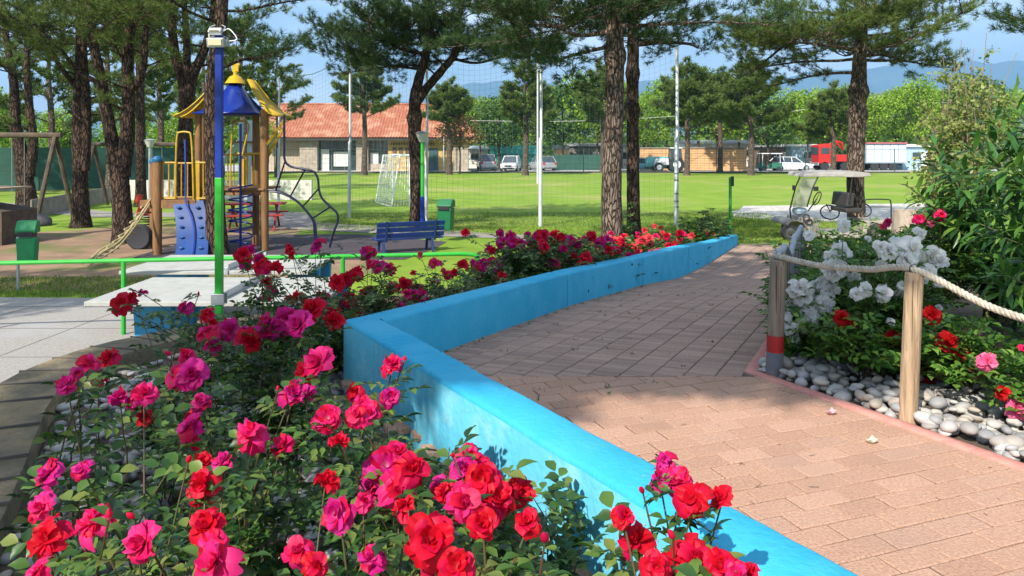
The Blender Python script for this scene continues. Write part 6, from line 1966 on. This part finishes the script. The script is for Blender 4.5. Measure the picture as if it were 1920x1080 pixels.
# ---- cars
def car(label, loc, rz, L=4.3, W=1.78, H=1.6, col=None, hatch=.9, hood=.55, kind_='car', mats=None, cat='car'):
    paint = mats
    t = thing('parked_car', label, cat, loc, rz, 'cars parked beyond the field')
    g0 = .22; bel = .56 * H + .06; hl = L / 2
    # stations: x, z_low, z_belt, half width
    st = [(-hl, .42, .72 * bel, .38 * W), (-hl + .12, .30, .80 * bel, .46 * W), (-hl + .75, g0, .90 * bel, .5 * W), (-hl + 1.25, g0, bel * .97, .5 * W), (0, g0, bel, .5 * W), (hl - .6, g0, bel * 1.02, .5 * W), (hl - .15, g0 + .04, bel * 1.0, .48 * W), (hl, .40, bel * .82, .43 * W)]
    m = MB(); vs = []
    for (x, zl, zb, hw) in st:
        vs += [(x, -hw * .92, zl), (x, -hw, zl + .18), (x, -hw, zb - .14), (x, -hw * .88, zb), (x, hw * .88, zb), (x, hw, zb - .14), (x, hw, zl + .18), (x, hw * .92, zl)]
    fs = []
    for i in range(len(st) - 1):
        for k in range(8):
            fs.append((i * 8 + k, i * 8 + (k + 1) % 8, (i + 1) * 8 + (k + 1) % 8, (i + 1) * 8 + k))
    fs += [tuple(range(7, -1, -1)), tuple((len(st) - 1) * 8 + k for k in range(8))]
    m.add(vs, fs); m.build('body', paint, t, smooth=True, ang=40)
    # greenhouse
    xa, xb, xc, xd = -hl + 1.15, -hl + 1.95, hl - .75, hl - .12
    hw = W * .44; hr = W * .36; gz = bel - .02
    vs = [(xa, -hw, gz), (xb, -hr, H - .03), (xc, -hr, H), (xd, -hw, gz), (xa, hw, gz), (xb, hr, H - .03), (xc, hr, H), (xd, hw, gz)]
    m = MB(); m.add(vs, [(0, 1, 5, 4), (3, 7, 6, 2), (0, 3, 2, 1), (4, 5, 6, 7)]); m.build('window', dk, t)
    m = MB(); m.slab([(xb - .05, -hr - .02, H - .05), (xc + .06, -hr - .02, H - .02), (xc + .06, hr + .02, H - .02), (xb - .05, hr + .02, H - .05)], .05)
    for s_ in (-1, 1):
        for (p, q) in (((xa, s_ * hw, gz), (xb, s_ * hr, H - .03)), ((xd, s_ * hw, gz), (xc, s_ * hr, H)), ((.1, s_ * hw, gz), (.15, s_ * hr, H)), ((hl - 1.25, s_ * hw, gz), (hl - 1.2, s_ * hr, H))):
            m.bar(Vector(p) + Vector((0, s_ * .012, 0)), Vector(q) + Vector((0, s_ * .012, 0)), .045, 5)
    m.build('roof', paint, t)
    for x in (-hl + .82, hl - .82):
        for s_ in (-1, 1):
            m = MB(); m.lathe([(.2, -.10), (.31, -.10), (.33, -.05), (.33, .05), (.31, .10), (.2, .10)], (x, s_ * (W / 2 - .08), .33), 14, axis='Y'); wh = m.build('wheel', ty, t, smooth=True)
            m = MB(); m.lathe([(.02, -.108), (.20, -.104), (.2, .104), (.02, .108)], (x, s_ * (W / 2 - .08), .33), 12, axis='Y'); m.build('rim', met, wh, smooth=True)
    for s_ in (-1, 1):
        m = MB(); m.box((-hl + .06, s_ * W * .36, bel * .72), (.16, .34, .15)); m.build('headlight', M('headlight', (.8, .82, .85), rough=.15), t, bevel=.02)
        m = MB(); m.box((hl - .04, s_ * W * .39, bel * .85), (.12, .2, .28)); m.build('taillight', M('taillight', (.5, .02, .02), rough=.2), t, bevel=.02)
    m = MB(); m.box((-hl + .03, 0, bel * .60), (.1, W * .42, .18)).box((-hl + .05, 0, .36), (.1, W * .6, .12)); m.build('grille', black_p, t, bevel=.01)
    return t
pw = M('white_car_paint', (.74, .75, .76), rough=.25, coat=.6)
ps = M('silver_car_paint', (.38, .40, .42), rough=.3, metal=.3, coat=.5)
Yk = 78
def kerbcar(px, Y, **k): return k
car('white family car facing the field, left of the dense pine trunk', (GX(958, 77), 79, 0), R(82), H=1.62, mats=pw)
car('silver off-roader with spare wheel, seen from behind at the building end', (GX(911, 79), 81, 0), R(-82), H=1.75, mats=ps)
car('silver grey estate car just right of the dense pine trunk', (GX(1017, 79), 81, 0), R(-68), H=1.55, mats=ps)
car('white hatchback parked side on near the small green cart', (GX(1482, 80), 80, 0), R(180), L=4.4, H=1.5, mats=pw)
car('dark teal car mostly hidden behind the two centre trunks', (GX(1210, 79), 79, 0), R(180), H=1.35, mats=M('teal_car_paint', (.10, .30, .34), rough=.3, coat=.5))
# spare wheel
# ---- awning kiosk, sheds, caravans
def hutb(name, label, cat, px0, px1, ytop, Y, dep, wallm, roofm, roof_h=.45, door=True, winm=dk, over=.25, group=None):
    x0, x1 = GX(px0, Y), GX(px1, Y); zt = PX(0, ytop, Y).z
    o = thing(name, label, cat, ((x0 + x1) / 2, Y, 0), 0, group)
    w_ = x1 - x0; h = zt - roof_h
    MB().box((0, dep / 2, h / 2), (w_, dep, h)).build('wall', wallm, o)
    m = MB(); e_ = over
    m.add([(-w_ / 2 - e_, -e_, h), (w_ / 2 + e_, -e_, h), (w_ / 2 + e_, dep + e_, h), (-w_ / 2 - e_, dep + e_, h), (-w_ / 2 - e_, dep / 2, h + roof_h), (w_ / 2 + e_, dep / 2, h + roof_h)], [(0, 1, 5, 4), (2, 3, 4, 5), (1, 2, 5), (3, 0, 4), (0, 3, 2, 1)])
    m.build('roof', roofm, o)
    if w_ > 2:
        n = max(1, int(w_ / 2.6))
        for k in range(n):
            c = -w_ / 2 + w_ * (k + .5) / n
            m = MB(); m.box((c, -.03, h * .6), (.9, .08, .8)); wq = m.build('window', winm, o)
            m = MB(); m.box((c, -.05, h * .6 - .44), (1.0, .10, .06)); m.build('sill', white_p, wq)
    if door:
        m = MB(); m.box((w_ * .32, -.03, 1.0), (.8, .07, 2.0)); m.build('door', white_p, o)
    return o
cw_ = M('caravan_wall', (.66, .64, .58), (.58, .56, .50), scale=1, rough=.6); gr_ = M('grey_roof', (.22, .23, .24), (.30, .30, .30), scale=1, rough=.8)
teal = M('teal_awning', (.03, .28, .24), (.04, .34, .30), scale=1, rough=.7)
hutb('awning_tent', 'turquoise awning tent behind the parked cars', 'tent', 922, 1003, 273, 86, 5, teal, teal, 1.0, False)
hutb('caravan', 'cream caravan between building and turquoise tent', 'caravan', 868, 912, 273, 90, 4, cw_, white_p, .4)
hutb('wooden_shed', 'pale orange wooden shed gable left of the thick trunk', 'shed', 1042, 1064, 272, 88, 3, M('light_shed_wood', (.60, .42, .22), (.52, .36, .18), scale=2, rough=.8), gr_, .5, False)
hutb('caravan', 'grey roofed mobile home right of the pale shed', 'mobile home', 1068, 1128, 268, 92, 5, M('shaded_wall', (.16, .15, .13), rough=.8), gr_, .4)
hutb('caravan', 'pale mobile home seen between the two centre trunks', 'mobile home', 1135, 1200, 270, 90, 5, cw_, gr_, .4)
hutb('caravan', 'mobile home with grey roof above the long wooden fence', 'mobile home', 1290, 1420, 262, 98, 6, cw_, gr_, .5)
hutb('caravan', 'pale blue mobile home left of the red truck', 'mobile home', 1484, 1545, 270, 92, 5, M('pale_blue_wall', (.36, .50, .60), rough=.6), white_p, .3)
hutb('caravan', 'brown roofed mobile home left of the pale blue one', 'mobile home', 1425, 1482, 270, 94, 5, M('brown_wall', (.22, .15, .10), rough=.8), gr_, .4)
hutb('caravan', 'white and blue mobile home right of the trailer', 'mobile home', 1692, 1745, 270, 84, 5, M('pale_blue_wall', (.36, .50, .60)), white_p, .3)
# green hedge-like screen fence
mesh_fence('green screened fence in front of the mobile homes', [Vector((GX(1035, 82), 82, 0)), Vector((GX(1135, 82), 82, 0))], 1.7, gm, screen=M('green_screen', (.04, .22, .18)))
# long wooden fence of panels
t = thing('wooden_fence', 'long tan wooden panel fence with grey coping behind the tractor', 'fence', (GX(1205, 82), 82, 0))
fo = t.location; wf = M('fence_panel_wood', (.62, .37, .18), (.50, .28, .13), scale=1.5, rough=.8, stretch=(.4, 1, 6), bump=.4)
xa, xb = GX(1200, 82), GX(1400, 77)
for k in range(9):
    p = Vector((xa, 82, 0)).lerp(Vector((xb, 77, 0)), k / 9); q = Vector((xa, 82, 0)).lerp(Vector((xb, 77, 0)), (k + .985) / 9)
    m = MB(fo)
    for j in range(9): 
        z0 = .08 + j * .255; m.slab([p + Vector((0, 0, z0)), q + Vector((0, 0, z0)), q + Vector((0, 0, z0 + .235)), p + Vector((0, 0, z0 + .235))], .03)
    m.build('fence_panel', wf, t)
    m = MB(fo); m.slab([p + Vector((0, .06, .05)), q + Vector((0, .06, .05)), q + Vector((0, .06, 2.40)), p + Vector((0, .06, 2.40))], .03); m.build('backing', wood_d, t)
m = MB(fo); m.slab([(xa, 81.9, 2.42), (xb, 76.9, 2.42), (xb, 76.9, 2.52), (xa, 81.9, 2.52)], -.2); m.build('coping', M('grey_boards', (.27, .24, .20)), t)
# tractor
Yt = 76
t = thing('tractor', 'white tractor with a teal tank in front of the wooden fence', 'tractor', G0(1262, Yt), R(180))
for (x, r_2) in ((-.2, .78), (1.6, .5)):
    for s_ in (-1, 1):
        m = MB(); m.lathe([(r_2 * .5, -.18), (r_2 * .95, -.2), (r_2, -.1), (r_2, .1), (r_2 * .95, .2), (r_2 * .5, .18)], (x, s_ * .75, r_2), 16, axis='Y'); wh = m.build('wheel', ty, t, smooth=True)
        m = MB(); m.lathe([(.02, -.2), (r_2 * .5, -.19), (r_2 * .5, .19), (.02, .2)], (x, s_ * .75, r_2), 12, axis='Y'); m.build('rim', white_p, wh, smooth=True)
m = MB(); m.box((1.1, 0, 1.05), (1.6, .7, .65), top=(.9, .8)); m.build('hood', pw, t, bevel=.05)
m = MB(); m.box((-.2, 0, 1.75), (1.3, 1.25, 1.3), top=(.8, .85)); cb = m.build('cab', dk, t, bevel=.03)
m = MB(); m.box((-.2, 0, 2.43), (1.25, 1.2, .1)); m.build('cab_roof', white_p, t, bevel=.03)
m = MB(); m.bar((.5, .35, 1.0), (.5, .35, 2.6), .04); m.build('exhaust', black_p, t)
t = thing('water_tank', 'teal tank trailer left of the tractor', 'tank', G0(1232, 77))
m = MB(); m.lathe([(.1, -1.2), (.55, -1.1), (.62, -.9), (.62, .9), (.55, 1.1), (.1, 1.2)], (0, 0, .95), 14, axis='X'); m.build('tank_shell', M('teal_tank', (.12, .36, .36), rough=.5), t, smooth=True)
for s_ in (-1, 1):
    m = MB(); m.lathe([(.2, -.1), (.33, -.1), (.33, .1), (.2, .1), (.02, .0)], (0, s_ * .6, .33), 12, axis='Y'); m.build('wheel', ty, t, smooth=True)
m = MB(); m.box((0, 0, .38), (2.6, .9, .12)); m.build('chassis', black_p, t)
# small green golf cart
t = thing('golf_cart', 'small distant green golf cart with white roof left of the hatchback', 'golf cart', G0(1443, 79))
MB().box((0, 0, 1.85), (2.3, 1.3, .10)).build('roof', white_p, t, bevel=.03)
m = MB(); m.box((-.9, 0, .6), (.6, 1.2, .65), top=(.7, .9)).box((.6, 0, .6), (1.1, 1.2, .6)).box((0, 0, .33), (2.2, 1.15, .12)); m.build('body', M('cart_green', (.03, .16, .10), rough=.5), t, bevel=.04)
m = MB()
for x in (-1, 1):
    for s_ in (-1, 1): m.bar((x * .95, s_ * .55, .6), (x * .9, s_ * .55, 1.82), .03, 6)
m.build('roof_support', white_p, t)
for x in (-.75, .75):
    for s_ in (-1, 1):
        m = MB(); m.lathe([(.02, -.1), (.24, -.1), (.25, .1), (.02, .1)], (x, s_ * .55, .25), 12, axis='Y'); m.build('wheel', ty, t, smooth=True)
m = MB(); m.box((.3, 0, .98), (.7, 1.1, .15)).box((.62, 0, 1.25), (.12, 1.1, .5)); m.build('seat', black_p, t, bevel=.03)
# red truck with crane
Yr = 82
t = thing('red_truck', 'red flatbed truck with a loading crane left of the sunlit pine trunk', 'truck', G0(1558, Yr))
rd = M('truck_red', (.52, .02, .015), (.42, .02, .02), scale=3, rough=.4)
m = MB(); m.prism([(-1.75, -1.05), (-.35, -1.05), (-.35, 1.05), (-1.75, 1.05)], .75, lambda x, y: 2.95 if x > -1 else 2.75); m.build('cab', rd, t, bevel=.08)
m = MB(); m.box((-1.77, 0, 2.15), (.06, 1.8, .75)).box((-1.05, -1.07, 2.15), (.85, .05, .65)); m.build('window', dk, t)
m = MB(); m.box((.6, 0, .85), (3.9, .9, .25)); m.build('chassis', black_p, t)
m = MB(); m.box((1.15, 0, 1.35), (2.6, 2.2, .75)); m.build('cargo_box', rd, t, bevel=.03)
m = MB(); m.tube([(-.1, 0, 1.0), (-.1, 0, 2.9), (.6, 0, 3.0), (1.4, 0, 2.2), (1.2, 0, 3.0), (.1, 0, 3.35)], .13, 6).box((-.1, 0, 1.6), (.5, 1.2, 1.0)); m.build('crane', rd, t)
for x in (-1.1, 1.1, 2.0):
    for s_ in (-1, 1):
        m = MB(); m.lathe([(.2, -.15), (.46, -.15), (.48, 0), (.46, .15), (.2, .15)], (x, s_ * .9, .48), 14, axis='Y'); wh = m.build('wheel', ty, t, smooth=True)
        m = MB(); m.lathe([(.02, -.15), (.2, -.14), (.2, .14), (.02, .15)], (x, s_ * .9, .48), 10, axis='Y'); m.build('rim', rd, wh)
m = MB(); m.box((-1.8, 0, .7), (.12, 2.1, .3)); m.build('bumper', met, t, bevel=.02)
# white trailer with panels
t = thing('trailer', 'long trailer with pale grey side panels and a red top edge', 'trailer', G0(1652, 82))
wv_ = GX(1690, 82) - GX(1616, 82)
MB().box((0, 0, 1.85), (wv_, 2.3, 2.1)).build('trailer_box', M('trailer_wall', (.34, .42, .50), rough=.4), t)
for k in range(5):
    m = MB(); m.box((-wv_ / 2 + wv_ * (k + .5) / 5, -1.17, 1.85), (wv_ / 5 - .10, .04, 1.9)); m.build('side_panel', M('pale_panel_blue', (.52, .60, .66), rough=.4), t)
m = MB(); m.box((0, -.1, 2.98), (wv_ + .1, 2.5, .16)); m.build('top_rail', M('faded_red', (.40, .12, .13), rough=.6), t)
m = MB(); m.box((0, 0, .68), (wv_ - .3, .9, .18)); m.build('chassis', black_p, t)
for x in (-1.2, -.2, .8):
    for s_ in (-1, 1):
        m = MB(); m.lathe([(.02, -.14), (.46, -.14), (.48, 0), (.46, .14), (.02, .14)], (x, s_ * .95, .48), 14, axis='Y'); m.build('wheel', ty, t, smooth=True)
# play frame seen through the wispy tree
t = thing('climbing_frame', 'small orange and white climbing frame seen through the wispy tree', 'climbing frame', G0(1760, 76))
m = MB()
for x in (-1.2, -.2, .9): m.bar((x, 0, 0), (x + .15, 0, 2.6), .06, 6)
m.build('frame_post', white_p, t)
m = MB(); m.box((.3, 0, 1.3), (.9, .6, 1.1)); m.build('orange_panel', M('orange_panel', (.70, .22, .06), rough=.5), t, bevel=.03)
m = MB(); m.box((1.2, 0, .9), (.9, .5, .5)); m.build('turquoise_panel', M('turquoise_panel', (.05, .55, .55), rough=.5), t, bevel=.03)
# overhead wire between masts
t = thing('overhead_wire', 'thin pale wires sagging across the far side of the field', 'wire', (20, 74, 5))
m = MB(t.location)
for (p0, p1) in ((PX(880, 226, 75), PX(1320, 214, 75)), (PX(1320, 214, 75), PX(1510, 205, 76)), (PX(1480, 207, 90), PX(1760, 192, 90)), (PX(1760, 192, 90), PX(1980, 180, 90))):
    m.tube([p0.lerp(p1, k / 8) - Vector((0, 0, .35 * math.sin(k / 8 * 3.14))) for k in range(9)], .022, 4, caps=False)
m.build('wire', M('pale_wire', (.55, .55, .52), rough=.6), t)
t = thing('slide', 'tall light blue slide posts behind the playground tower', 'playground slide', G0(452, 26))
m = MB(); m.bar((0, 0, 0), (0, 0, 3.3), .09).bar((.3, 0, 0), (.3, 0, 3.3), .09); m.build('slide_post', M('pale_blue_paint', (.40, .52, .62), rough=.5), t, smooth=True)
m = MB(); m.slab([(-.1, 0, 2.6), (-.1, .6, 2.6), (-2.0, .6, .3), (-2.0, 0, .3)], .05); m.build('chute', M('pale_blue_paint', (.40, .52, .62)), t)
m = MB(); m.box((.2, .3, 2.55), (1.0, .9, .06)); m.build('platform', wood_o, t)
t = thing('stage_wall', 'low white wall behind the playground tower', 'wall', G0(400, 34))
MB().box((0, 0, .45), (9.0, .25, .9)).build('wall_body', M('pale_wall', (.60, .57, .52), (.52, .50, .45), scale=1, rough=.9), t)

# ================================================================ AIR
hz = bpy.data.materials.new('haze'); hz.use_nodes = True
n = hz.node_tree; n.nodes.clear()
o_ = n.nodes.new('ShaderNodeOutputMaterial'); v_ = n.nodes.new('ShaderNodeVolumePrincipled')
v_.inputs['Color'].default_value = (.30, .60, 1.0, 1); v_.inputs['Density'].default_value = HAZE
v_.inputs['Anisotropy'].default_value = .1
n.links.new(v_.outputs[0], o_.inputs['Volume'])
if HAZE > 0:
    m = MB(); m.box((0, 2400, 349), (11000, 7000, 700)); o = m.build('haze', hz); kind(o, 'stuff'); o['label'] = 'blue summer haze over the distant hills'
